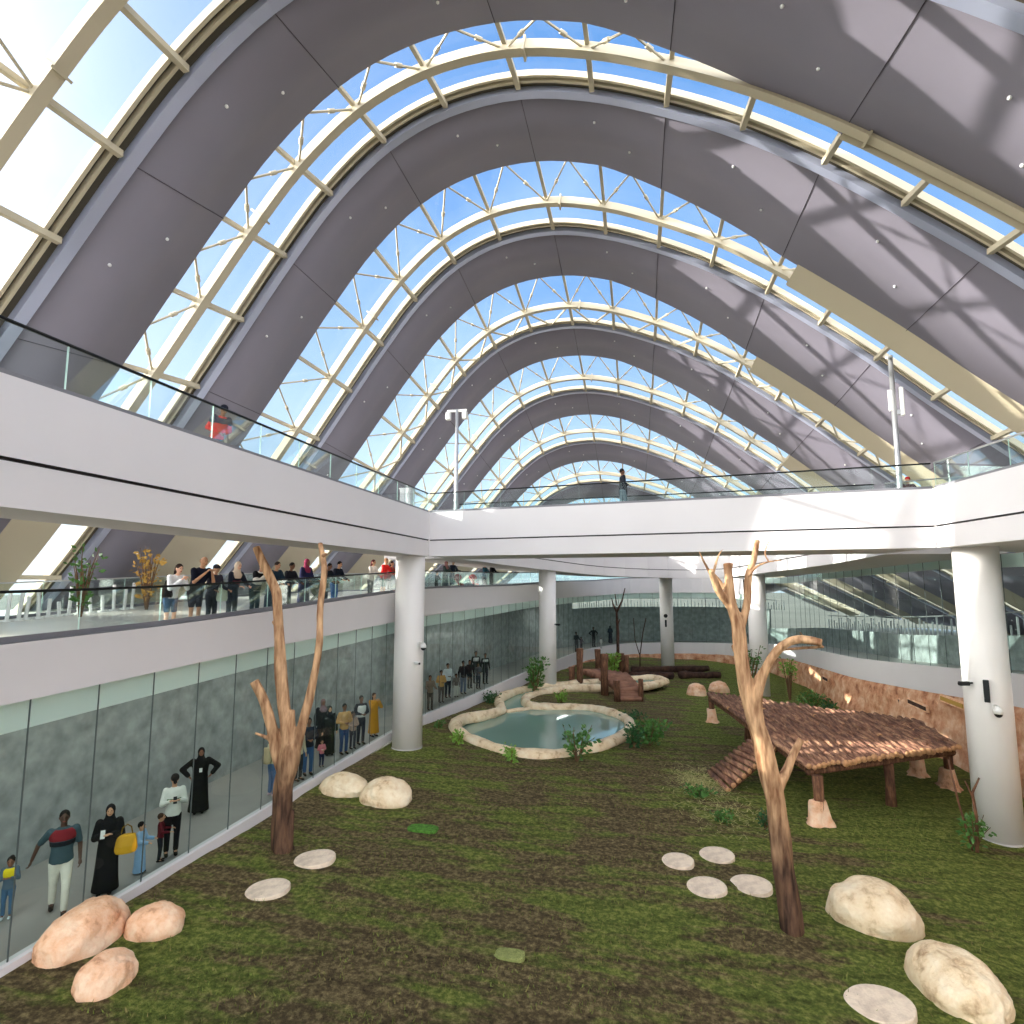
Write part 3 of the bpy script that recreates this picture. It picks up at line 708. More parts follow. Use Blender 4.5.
bullet('small dark camera on the column behind the pond', (COLB.x+.5, COLB.y-.3, fy(558, 624, COLB.y).z), -.5, 'dark_steel')
q = COLR-ray(1000, 700).normalized()*0
dome_camera('white dome camera on the right column', (COLR.x-.12, COLR.y-.58, fy(994, 706, COLR.y).z), (-.2, -1))
bullet('dark floodlight on the left side of the right column', (COLR.x-.5, COLR.y-.3, fy(958, 681, COLR.y).z), PI*1.1, 'dark_steel', 'floodlight', 'light')
m = MB(); m.box((0, 0, 0), (.14, .1, .62)); o = m.build('speaker', 'dark_steel', bevel=.02); o.location = (COLR.x-.28, COLR.y-.56, fy(985, 688, COLR.y).z); o.rotation_euler = (0, 0, -.45)
tag(o, 'tall narrow grey column speaker on the right column', 'speaker')
m = MB(); m.box((0, 0, 0), (.16, .12, .6)); o = m.build('speaker', 'dark_steel', bevel=.02); o.location = (COLF.x-.1, COLF.y-.6, fy(668, 623, COLF.y).z)
tag(o, 'small dark speaker on the far column', 'speaker')
m = MB(); m.ell((0, 0, 0), (.17, .12, .17)); o = m.build('floodlight', 'dark_steel', smooth=True); o.location = (COLF.x-.1, COLF.y-.62, fy(667, 615.5, COLF.y).z)
tag(o, 'round dark lamp above the speaker on the far column', 'light')

# lamp poles on the bridge
def pole(label, x, y, z0, z1, cross):
    t = thing('lamp_pole', label, 'lamp pole', (x, y, z0)); h = z1-z0
    m = MB(); m.tube([(0, 0, 0), (0, 0, .02), (0, 0, h)], [.09, .09, .07], 12); m.build('pole', 'steel', t, smooth=True)
    m = MB(); m.tube([(0, 0, 0), (0, 0, .05)], .16, 12); m.build('base_plate', 'steel', t)
    if cross:
        m = MB(); m.box((0, 0, h-.05), (.85, .08, .1)); m.build('cross_arm', 'plastic_white', t)
        for sx in (-1, 1):
            m = MB(); m.box((sx*.36, -.05, h-.28), (.2, .22, .34)); m.build('spotlight', 'plastic_white', t, bevel=.03)
    else:
        m = MB(); m.box((.24, 0, h-1.55), (.12, .14, .95)); m.build('spotlight', 'plastic_white', t, bevel=.03)
        m = MB(); m.box((-.08, 0, h-1.5), (.12, .1, .7)); m.build('control_box', 'plastic_white', t, bevel=.02)
        m = MB(); m.box((.12, 0, h-1.9), (.16, .1, .16)); m.build('bracket', 'steel', t)
        m = MB(); m.tube([(0, -.05, h-.05), (-.16, -.12, h-.1)], .04, 8); m.build('cap_lamp', 'plastic_white', t)
pole('grey lamp pole with a two-spot crossbar at the left end of the bridge', -7.4, 23.7, 8.6, 13.3, True)
pole('tall grey lamp pole with side boxes at the right end of the bridge', 8.15, 21.0, 8.6, 13.4, False)
m = MB(); m.box((0, 0, .55), (.45, .45, 1.1)); m.box((0, 0, 1.12), (.5, .5, .05)); o = m.build('pedestal', 'white', bevel=.01); o.location = (-8.95, 22.2, 8.6)
tag(o, 'white square pedestal at the inner corner of the upper walkway', 'pedestal')
# ------------------------------------------------------------------ dead trees
def dead_tree(name, label, base, Y, branches, cut=None):
    t = thing(name, label, 'tree', base); mb = MB()
    for br in branches:
        dy, pts = br[0], br[1:]; P = []; Rr = []
        for i, (x, y, w) in enumerate(pts):
            p = fy(x, y, Y+dy*(i/max(1, len(pts)-1))**1.3); P.append(p-base); Rr.append(max(.014, w*.5*(p-Vector((0, 0, CZ))).length/600*.97))
        Q = catmull(P, 4); R_ = [v.x for v in catmull([(r, 0, 0) for r in Rr], 4)]
        mb.tube(Q, R_, 12, jit=.28)
    o = mb.build('trunk', 'bark', t, remesh=.022)
    return t
TB = fl(281, 850); TB.z -= .08
dead_tree('dead_tree', 'dead three-branched tree with dark lower trunk near the left glass wall', TB, TB.y, [
    (0, (283, 853, 18), (281, 835, 15), (282, 810, 16), (284, 785, 16), (288, 765, 17), (290, 750, 17), (291, 742, 12)),
    (-.35, (284, 775, 10), (277, 752, 12), (272, 728, 11), (265, 703, 9), (254, 681, 8)),
    (-.15, (288, 755, 14), (287, 740, 12), (286, 724, 12), (283, 695, 11), (281, 672, 11), (279, 640, 9.5), (278, 612, 9), (277, 595, 9), (273, 584, 8), (267, 571, 8), (260, 556, 7.5), (256, 547, 6.5)),
    (0, (291, 745, 10), (291.5, 728, 7), (292, 710, 6)),
    (.5, (288, 772, 9), (296, 748, 10), (302, 726, 9), (308, 703, 8.5), (314, 675, 7.5), (319, 645, 7), (320, 625, 6.5), (321, 600, 6.5), (324, 575, 6), (323, 558, 5.5), (320, 543, 4.5)),
    (-.3, (284, 750, 4), (269, 739, 4), (255, 733, 2.5)),
    (.2, (323, 556, 4), (326, 554, 3.5)), (0, (277, 625, 6), (273, 621, 3)),
    (.1, (288, 850, 8), (291, 825, 5), (293, 810, 3))])
TB = fl(788, 930); TB.z -= .08
dead_tree('dead_tree', 'tall bare dead tree with a hooked side branch in front of the log platform', TB, TB.y, [
    (0, (791, 934, 19), (787, 895, 18), (781, 850, 17), (777, 815, 16), (774, 791, 18), (768, 767, 17), (762, 741, 16), (755, 722, 15), (748, 697, 13), (742, 668, 13), (739, 640, 13), (737, 623, 12), (732, 607, 9.5), (730, 590, 9), (727, 563, 8)),
    (.3, (740, 632, 9), (743, 620, 8), (747, 602, 7), (748.5, 575, 7), (753.5, 560, 6), (757.5, 540, 4.5)),
    (.2, (749, 576, 3.5), (756, 567, 2.6), (768, 562, 2), (782, 560, 1.4)), (.1, (769, 562, 2), (765, 553, 1.8), (769, 541, 1.2)),
    (-.3, (733, 612, 7), (727, 603, 6), (719, 591, 7), (713, 577, 6), (711, 570, 5)),
    (-.2, (711, 575, 3), (703, 560, 2.2), (699, 551, 1.4)), (.2, (713, 574, 3), (718, 557, 2.2), (723, 549, 1.4)), (0, (730, 597, 4), (720, 582, 3.5), (712, 573, 3)),
    (0, (731, 570, 2), (733, 563, 1.4)),
    (-.5, (760, 735, 12), (757, 712, 10), (758, 695, 9), (762, 678, 8.5), (770, 660, 8), (782, 646, 8), (795.5, 639.5, 8), (809, 640, 8), (822, 643, 7)),
    (-.45, (782, 650, 2.5), (803, 648, 3), (824, 647, 2.5)), (-.2, (752, 686, 4), (761, 670, 3), (770, 659, 3)), (-.1, (803, 637, 2), (800, 632, 1.5)),
    (.2, (776, 792, 10), (781, 781, 9), (787, 770, 8), (793, 754, 7), (801, 739, 6)), (0, (776, 775, 2.2), (777, 764, 1.5)), (0, (735, 650, 5), (732, 645, 2.5))])
def thin_tree(label, px, py, dz, brs, mt='dark_wood'):
    b = fl(px, py); t = thing('bare_sapling', label, 'tree', b, 0, 'bare saplings at the far end'); mb = MB()
    for pts in brs:
        P = [fy(x, y, b.y)-b for x, y, w in pts]; mb.tube(P, [max(.02, w*.5*b.y/600) for _, _, w in pts], 7, jit=.2)
    mb.build('trunk', mt, t, smooth=True)
thin_tree('thin bare forked tree rising behind the small log bridge', 618, 674, 0, [[(618, 675, 3.6), (618, 650, 3), (618, 633, 2.8), (616.6, 611, 2.4)], [(616.6, 612, 2), (613, 604, 1.4), (611.5, 598, .9)], [(616.8, 612, 2.2), (622, 601, 1.8), (625, 588, 1)], [(617, 606, 1.2), (615, 594, .8)], [(618, 624, 1.5), (620, 619, .8)]])
thin_tree('slender bare sapling left of the far column, with two wispy stems', 640, 670, 0, [[(640, 671, 1.4), (640, 655, 1.2), (643, 632, 1), (646, 618, .8)], [(640, 656, 1), (635, 640, .8), (633.5, 618, .7)]])

# ------------------------------------------------------------------ boulders and flat discs
def rock(label, x, y, rx, ry, rz, rot, mt, seed):
    me = bpy.data.meshes.new('boulder'); bm = bmesh.new(); bmesh.ops.create_icosphere(bm, subdivisions=5, radius=1)
    for v in bm.verts:
        p = v.co.normalized(); q = p.copy()
        d = .12*noise.noise(p*1.1+Vector((seed*7, 0, 0)))+.06*noise.noise(p*2.6+Vector((0, seed*5, 0)))+.02*noise.noise(p*7+Vector((0, 0, seed)))
        cr = abs(noise.noise(p*1.6+Vector((seed, seed*2, 3))))
        d -= .05*max(0, 1-cr*14)
        q = Vector([math.copysign(abs(c)**(.97 if seed in (4, 5) else .9), c) for c in q])*(1+d)/1.04
        q.z = max(q.z, -.5); v.co = Vector((q.x*rx, q.y*ry, q.z*rz+.15*rz))
    bm.to_mesh(me); bm.free(); me.materials.append(M[mt]); me.polygons.foreach_set('use_smooth', [True]*len(me.polygons))
    o = bpy.data.objects.new('boulder', me); C.objects.link(o); o.location = (x, y, lawn_z(x, y)); o.rotation_euler = (0, 0, rot)
    return tag(o, label, 'boulder')
for n_, (lab, x, y, rx, ry, rz, rot, mt) in enumerate([
    ('largest pinkish boulder leaning on the left kerb', -9.57, 9.40, .56, .86, .53, .14, 'stone_pink'),
    ('small tan boulder right of the large pinkish boulder', -8.67, 9.98, .5, .38, .40, .37, 'stone_pink'),
    ('tan boulder nearest the bottom left corner', -8.29, 8.58, .34, .47, .38, -.2, 'stone_pink'),
    ('low flat-topped tan boulder by the left kerb behind the dead tree', -8.93, 17.64, .8, .64, .47, -.17, 'stone'),
    ('rounded cream boulder beside the low tan one, left part of lawn', -7.47, 17.36, .79, .63, .55, .33, 'stone'),
    ('large cream boulder at right, behind the bottom right one', 4.49, 14.42, .88, .73, .66, -.12, 'stone'),
    ('biggest cream boulder in the bottom right corner', 5.04, 12.33, .63, .93, .55, .2, 'stone'),
    ('small pink boulder near far column, left of a pair', 3.35, 40.93, .65, .52, .66, -.4, 'stone_pink'),
    ('small pink boulder near far column, right of a pair', 4.99, 43.18, .70, .56, .60, .07, 'stone_pink')]):
    rock(lab, x, y, rx, ry, rz, rot, mt, n_+1)
m_ = M['stone']
for lab, px, py, w, h, rot in [('flat round stepping disc on the left, nearest the dark tree foot', 315, 860, 43, 18, .3), ('flat round stepping disc on the left, the nearer of the two', 268, 890, 45, 21, .3),
                          ('flat stepping disc in the middle cluster, far left one', 678, 864, 31, 17, 0), ('flat stepping disc in the middle cluster, farthest one', 717, 857, 33, 16, 0),
                          ('flat stepping disc in the middle cluster, nearest one', 707, 890, 38, 19, -.2), ('flat stepping disc in the middle cluster, beside the bare tree', 751, 887, 40, 19, -.2),
                          ('flat grey stepping disc at the bottom edge, left of the biggest boulder', 880, 1005, 64, 34, -.4)]:
    p = fl(px, py); a = fl(px-w/2, py); b = fl(px+w/2, py); rx = (b-a).length/2; c = fl(px, py-h/2); d = fl(px, py+h/2); ry = (c-d).length/2
    rx, ry = rx*.97, min(ry, rx*1.1)*.97; mb = MB(); n = 40; vs = []
    for z, s in ((-.12, 1), (.045, 1), (.06, .97)):
        for k in range(n):
            a_ = 2*PI*k/n; r = s*(1+.03*noise.noise(Vector((math.cos(a_)*1.5, math.sin(a_)*1.5, px))))
            vs.append((rx*r*math.cos(a_), ry*r*math.sin(a_), z))
    fs = [(j*n+k, j*n+(k+1) % n, (j+1)*n+(k+1) % n, (j+1)*n+k) for j in range(2) for k in range(n)]+[tuple(2*n+k for k in range(n))]
    mb.add(vs, fs); o = mb.build('stepping_disc', 'disc_stone'); o.location = (p.x, p.y, ground_z(p.x, p.y)); o.rotation_euler = (-.015, -.045, YAW*.9)
    tag(o, lab, 'stepping stone')

# ------------------------------------------------------------------ pond
WZ = -.64
pt = thing('pond', 'kidney-shaped pond with a cream stone rim and a narrow curved channel', 'pond', (-4.5, 29, WZ)); O = pt.location.copy()
P = [Vector((p.x, p.y, max(p.z+.02, WZ+.02)))-O for p in POND]; P.append(P[0]); Q = catmull(P, 5); mb = MB()
mb.tube(Q, [.26+.06*noise.noise(Vector((q.x*1.1, q.y*1.1, 0))) for q in Q], 12, jit=.35, caps=False)
mb.build('rim', 'stone', pt, smooth=True)
mb = MB(); mb.poly([(p.x, p.y, 0) for p in Q[:-1]]); w_ = mb.build('water', 'water', pt, fix=False)
if w_.data.polygons[0].normal.z < 0: w_.data.flip_normals()
a, b = fl(506, 710)-O, fl(531, 708)-O; mb = MB(); mb.tube([Vector((a.x, a.y, .02)), Vector(((a.x+b.x)/2, (a.y+b.y)/2, .03)), Vector((b.x, b.y, .02))], .2, 10, jit=.3, flat=.5); mb.build('dam_stone', 'stone', pt, smooth=True)

# ------------------------------------------------------------------ log platform with ramp
A = fz(706, 692, .7); B = fz(806, 764, .7); Cc = fz(960, 745, .7); Dd = Vector((10.6, 27.2, .7))
pl = thing('log_platform', 'large raised platform decked with rough brown logs on posts at right', 'platform', (7, 24, lawn_z(7, 24))); O = pl.location.copy()
random.seed(11)
mb = MB(); n = 33
for k in range(n):
    s = (k+.5)/n; f = B.lerp(Cc, s); r = A.lerp(Dd, s); r0 = .09*random.uniform(.85, 1.15); cuts = sorted(random.uniform(.15, .85) for _ in range(random.choice((1, 1, 2)))); cuts = [-.012*random.random()]+cuts+[1+.02*random.random()]
    for c0, c1 in zip(cuts[:-1], cuts[1:]):
        pts = [f.lerp(r, c0+(c1-c0)*t/5)+Vector((random.uniform(-.035, .035), 0, random.uniform(-.03, .04)-.08))-O for t in range(6)]
        mb.tube(pts, [r0*random.uniform(.85, 1.15) for _ in pts], 9, jit=.18, mi=0, endmi=1)
for k in range(60):
    s, c0 = random.random()*.94+.03, random.random()*.8; L = random.uniform(.06, .16); f = B.lerp(Cc, s); r = A.lerp(Dd, s)
    mb.tube([f.lerp(r, c0)-O+Vector((0, 0, .0)), f.lerp(r, c0+L)-O+Vector((random.uniform(-.1, .1), 0, .02))], [.06, .045], 6, jit=.3)
mb.build('deck', ['log_wood', 'log_end'], pl, smooth=True)
def beam(a, b, r, name='beam'):
    mb = MB(); n = 7; mb.tube([a.lerp(b, t/n)+Vector((0, 0, random.uniform(-.02, .02)))-O for t in range(n+1)], r, 9, jit=.25); mb.build(name, 'post_wood', pl, smooth=True)
dn = Vector((0, 0, -.3))
beam(B+dn+Vector((.1, .3, 0)), Cc+dn+Vector((-.1, .3, 0)), .11); beam(A+dn+Vector((.2, -.2, 0)), B+dn+Vector((.2, .2, 0)), .1); beam(A+dn+Vector((.2, -.3, 0)), Dd+dn+Vector((-.2, -.3, 0)), .1)
def post(a, foot):
    zg = lawn_z(a.x, a.y); mb = MB()
    mb.tube([Vector((a.x, a.y, zg-.1))-O, Vector((a.x+.02, a.y, zg+.8))-O, Vector((a.x, a.y, .45))-O], [.16, .14, .16], 12, jit=.35); mb.build('post', 'post_wood', pl, smooth=True)
    if foot:
        mb = MB(); mb.tube([Vector((a.x, a.y, zg-.1))-O, Vector((a.x, a.y, zg+.02))-O, Vector((a.x, a.y, zg+.12))-O, Vector((a.x, a.y, zg+.6))-O, Vector((a.x, a.y, zg+.66))-O], [.42, .35, .27, .22, .2], 14, jit=.8); mb.build('stone_footing', 'stone_pink', pl, smooth=True)
post(fl(820, 824), 1); post(fl(891, 806), 0); post(fl(950, 788), 1); post(fl(712, 722), 1); post(fl(748, 741), 0); post(Vector((10.2, 26.6, 0)), 1)
rp = thing('log_ramp', 'short ramp of split logs leaning on the left edge of the platform', 'ramp', fl(718, 784)); O2 = rp.location.copy()
g1, g2 = fl(709, 774), fl(728, 793); h1, h2 = fz(752, 740, .5), fz(781, 746, .5); mb = MB()
for k in range(11):
    t = k/10; a, b = g1.lerp(h1, t), g2.lerp(h2, t); z = Vector((0, 0, .08)); mb.tube([a+z-O2, a.lerp(b, .5)+z-O2, b+z-O2], [.09, .1, .09], 8, jit=.3, endmi=1)
mb.build('tread', ['log_wood', 'log_end'], rp, smooth=True)
for a, b in ((g1.lerp(g2, .12), h1.lerp(h2, .12)), (g1.lerp(g2, .9), h1.lerp(h2, .9))):
    mb = MB(); mb.tube([a-O2-Vector((0, 0, .06)), b-O2-Vector((0, 0, .08))], .08, 8, jit=.2); mb.build('side_rail', 'post_wood', rp, smooth=True)

# ------------------------------------------------------------------ small log bridge and dark logs behind the pond
br = thing('log_bridge', 'small rustic log bridge with stumpy posts and steps behind the pond', 'bridge', fl(600, 690)); O = br.location.copy()
for x, yt, yb, w in [(580, 651, 687, 7), (598, 651, 674, 6), (605, 657, 695, 7.5), (622, 655, 676, 5), (627, 657, 677, 5), (617, 682, 701, 6), (641, 681, 701, 5), (572, 668, 686, 6)]:
    b = fl(x, yb); h = (yb-yt)*b.y/600*1.02; r = w*.5*b.y/600; b = b-O; mb = MB()
    mb.tube([b-Vector((0, 0, .1)), b+Vector((0, 0, h*.5)), b+Vector((0, 0, h))], [r, r*.95, r*1.03], 10, jit=.3, endmi=1); mb.build('post', ['post_wood', 'log_wood'], br, smooth=True)
mb = MB()
def quad_logs(p, n_, r):
    a0, a1, b0, b1 = p
    for k in range(n_):
        t = k/(n_-1); a, b = a0.lerp(b0, t)-O, a1.lerp(b1, t)-O; mb.tube([a, a.lerp(b, .5), b], r, 8, jit=.3)
Yb = fl(600, 692).y
quad_logs((fy(583, 672, Yb+4), fy(600, 671, Yb+7), fy(606, 680, Yb+1), fy(626, 675, Yb+4)), 6, .2)
quad_logs((fy(606, 680, Yb+.8), fy(626, 675, Yb+3.5), fy(618, 692, Yb-2), fy(640, 689, Yb-1.5)), 6, .22)
quad_logs((fy(618, 693, Yb-2.1), fy(641, 693, Yb-1.6), fy(618, 699, Yb-2.4), fy(641, 699, Yb-2)), 3, .16)
mat('plank', srgb(150, 108, 86), .85, var=.3, vscale=1.6, bump=.4, bscale=6); mb.build('deck', 'plank', br, smooth=True)
for k, (x0, y0, x1, y1, r, lab) in enumerate([(632, 673, 708, 672, .26, 'long dark fallen log, rear one of the pile beside the far column'), (630, 679, 672, 679, .25, 'dark fallen log, front left of the pile near the log bridge'), (680, 679, 720, 678, .28, 'dark fallen log, front right of the pile before the far column')]):
    a, b = fl(x0, y0), fl(x1, y1); c = a.lerp(b, .5); mb = MB(); mb.tube([a.lerp(b, t/6)-c+Vector((0, random.uniform(-.2, .2), .2+random.uniform(0, .12))) for t in range(7)], [r*random.uniform(.8, 1.1) for _ in range(7)], 10, jit=.4, endmi=0)
    o = mb.build('fallen_log', 'dark_wood', smooth=True); o.location = c; tag(o, lab, 'log')

# ------------------------------------------------------------------ plants
def plant(name, label, px, py, h, sp, stems, leaves, lsz, lm, seed, cat='plant', base=None, group=None, z0=.25):
    rnd = random.Random(seed); b = base or fl(px, py); t = thing(name, label, cat, b, 0, group); sm = MB(); lf = MB()
    for s in range(stems):
        a = rnd.uniform(0, 6.28); r = sp*rnd.uniform(.2, 1); tip = Vector((math.cos(a)*r, math.sin(a)*r, h*rnd.uniform(.7, 1)))
        mid = tip*.5+Vector((rnd.uniform(-.1, .1)*sp, rnd.uniform(-.1, .1)*sp, h*.08)); pts = catmull([Vector((0, 0, -.05)), mid, tip], 4)
        sm.tube(pts, [max(.008, .02*h*(1-i/len(pts))) for i in range(len(pts))], 5)
        for _ in range(leaves):
            u = rnd.uniform(z0, 1); p = pts[min(len(pts)-1, int(u*(len(pts)-1)))]; d = Vector((rnd.gauss(0, 1), rnd.gauss(0, 1), rnd.gauss(.3, .7))).normalized()
            p = p+d*rnd.uniform(.2, 1)*lsz; sd = d.cross(Vector((rnd.gauss(0, 1), rnd.gauss(0, 1), rnd.gauss(0, 1)))).normalized(); L = lsz*rnd.uniform(.6, 1.2); W = L*.3
            nn = d.cross(sd)*L*.08
            lf.add([p, p+d*L*.5+sd*W+nn, p+d*L, p+d*L*.5-sd*W+nn], [(0, 1, 2), (0, 2, 3)])
    sm.build('stem', 'stem', t); lf.build('leaves', lm, t, fix=False, smooth=False)
    return t
plant('leafy_shrub', 'airy green shrub in front of the column behind the pond', 535, 694, 2.1, .8, 14, 26, .26, 'leaf', 1)
plant('leafy_plant', 'broad-leaved green plant at the front rim of the pond', 577, 762, 1.35, .75, 9, 22, .22, 'leaf', 2)
plant('leafy_plant', 'dense bright green bush at the right end of the pond', 650, 746, 1.0, 1.0, 16, 34, .2, 'leaf', 3)
plant('leafy_plant', 'dark green bush hugging the right pond rim', 634, 748, .8, .6, 12, 26, .17, 'leaf_dark', 4)
plant('leafy_plant', 'low dark plants along the back right pond rim', 632, 722, .45, 1.1, 14, 20, .16, 'leaf_dark', 5)
plant('leafy_plant', 'small tufted plant in front of the left pond rim', 512, 762, .5, .35, 12, 18, .14, 'leaf_bright', 6)
plant('leafy_plant', 'small green plant left of the pond rim', 457, 744, .45, .4, 10, 18, .14, 'leaf_bright', 7)
plant('leafy_plant', 'little bright plant on the green island above the pond', 561, 703, .6, .5, 10, 20, .15, 'leaf_bright', 8)
plant('leafy_plant', 'dark low plant between left kerb and pond channel', 490, 703, .5, .8, 12, 20, .16, 'leaf_dark', 9)
plant('leafy_plant', 'bright green plant behind the log bridge', 613, 676, 1.7, .8, 12, 24, .26, 'leaf_bright', 10)
plant('leafy_plant', 'tiny green plant near the kerb left of the left column', 438, 728, .3, .3, 8, 14, .12, 'leaf', 15)
plant('climbing_shrub', 'sparse tall leafy shrub in front of the column behind the platform', 750, 704, 3.6, .75, 14, 26, .2, 'leaf', 11, z0=.4)
plant('climbing_shrub', 'yellow-green leafy shrub beside the rock wall behind the platform', 790, 700, 2.9, .5, 9, 20, .2, 'leaf_bright', 12, z0=.6)
plant('leafy_plant', 'green plant at the foot of the rock wall behind the platform', 812, 712, 1.1, .9, 12, 24, .2, 'leaf', 13)
plant('leafy_plant', 'second green plant at the rock wall foot, nearer the platform corner', 828, 716, .8, .6, 10, 20, .18, 'leaf_dark', 16)
plant('leafy_plant', 'small bluish green plant behind the hooked dead tree', 765, 828, .35, .28, 14, 20, .1, 'leaf_dark', 14)
plant('leafy_plant', 'leafy green clippings beside the foot of the log ramp', 700, 798, .3, .5, 16, 22, .12, 'leaf', 17)
plant('leafy_plant', 'trail of green clippings nearer than the log ramp', 722, 822, .22, .45, 14, 20, .1, 'leaf', 18)
sp_ = fl(975, 852)
plant('leafy_plant', 'young broad-leaved plant in front of the right column', 975, 850, 1.0, .45, 7, 14, .2, 'leaf', 19)
t = thing('bare_sapling', 'thin bare leaning sapling in front of the right column', 'tree', sp_); mb = MB()
mb.tube([V((.05, 0, 0)), V((.1, 0, .9)), V((.05, 0, 1.5)), V((.25, 0, 1.9))], [.05, .04, .035, .02], 7, jit=.2); mb.tube([V((.05, 0, 1.4)), V((-.1, 0, 1.8))], [.03, .015], 6)
mb.tube([V((0, .1, 0)), V((-.25, .1, 1.2)), V((-.42, .1, 2.3))], [.035, .03, .02], 7, jit=.2); mb.build('trunk', 'post_wood', t, smooth=True)
def straw(label, px, py, sx, sy, n_, mt, seed):
    rnd = random.Random(seed); b = fl(px, py); mb = MB()
    for _ in range(n_):
        x, y = rnd.gauss(0, sx), rnd.gauss(0, sy); z = ground_z(b.x+x, b.y+y)-b.z+rnd.uniform(.01, .1); a = rnd.uniform(0, 6.28); L = rnd.uniform(.08, .25); d = V((math.cos(a)*L, math.sin(a)*L, rnd.uniform(-.03, .06)))
        w = V((-d.y, d.x, 0)).normalized()*.008; p = V((x, y, z)); mb.add([p-w, p+w, p+d+w, p+d-w], [(0, 1, 2, 3)])
    o = mb.build('straw', mt, fix=False); o.location = b; tag(o, label, 'straw', kind='stuff')
straw('scattered pale hay heap left of the log ramp foot', 698, 782, .5, .9, 900, 'straw', 1)
straw('thin scatter of pale hay in front of the log ramp', 722, 812, .6, .9, 350, 'straw', 2)
for lab, px, py, w, d, mt in [('fresh bright green turf patch in the left lawn', 423, 829, .75, .3, 'turf_fresh'), ('pale square turf patch in the foreground lawn', 510, 957, .5, .28, 'turf_pale')]:
    pass
ramp_mat('turf_fresh', [(.3, srgb(50, 90, 30)), (.7, srgb(104, 160, 60))], 14, .9, .8, 40); ramp_mat('turf_pale', [(.3, srgb(120, 130, 74)), (.7, srgb(160, 166, 100))], 14, .9, .8, 40)
for lab, px, py, w, d, mt in [('fresh bright green turf patch in the left lawn', 423, 829, .8, .45, 'turf_fresh'), ('pale turf patch in the foreground lawn', 510, 957, .52, .3, 'turf_pale')]:
    p = fl(px, py); mb = MB(); n = 24
    for s, z in ((1, -.06), (1, .045), (.9, .06)):
        for k in range(n):
            a = 2*PI*k/n; q = V((math.copysign(abs(math.cos(a))**.5, math.cos(a))*w/2, math.copysign(abs(math.sin(a))**.5, math.sin(a))*d/2, 0))*s*random.uniform(.95, 1.05); mb.v.append((q.x, q.y, z))
    for j in range(2):
        for k in range(n): mb.f.append((j*n+k, j*n+(k+1) % n, (j+1)*n+(k+1) % n, (j+1)*n+k)); mb.mi.append(0)
    mb.f.append(tuple(2*n+k for k in range(n))); mb.mi.append(0)
    o = mb.build('turf_patch', mt); o.location = (p.x, p.y, ground_z(p.x, p.y)); tag(o, lab, 'turf')
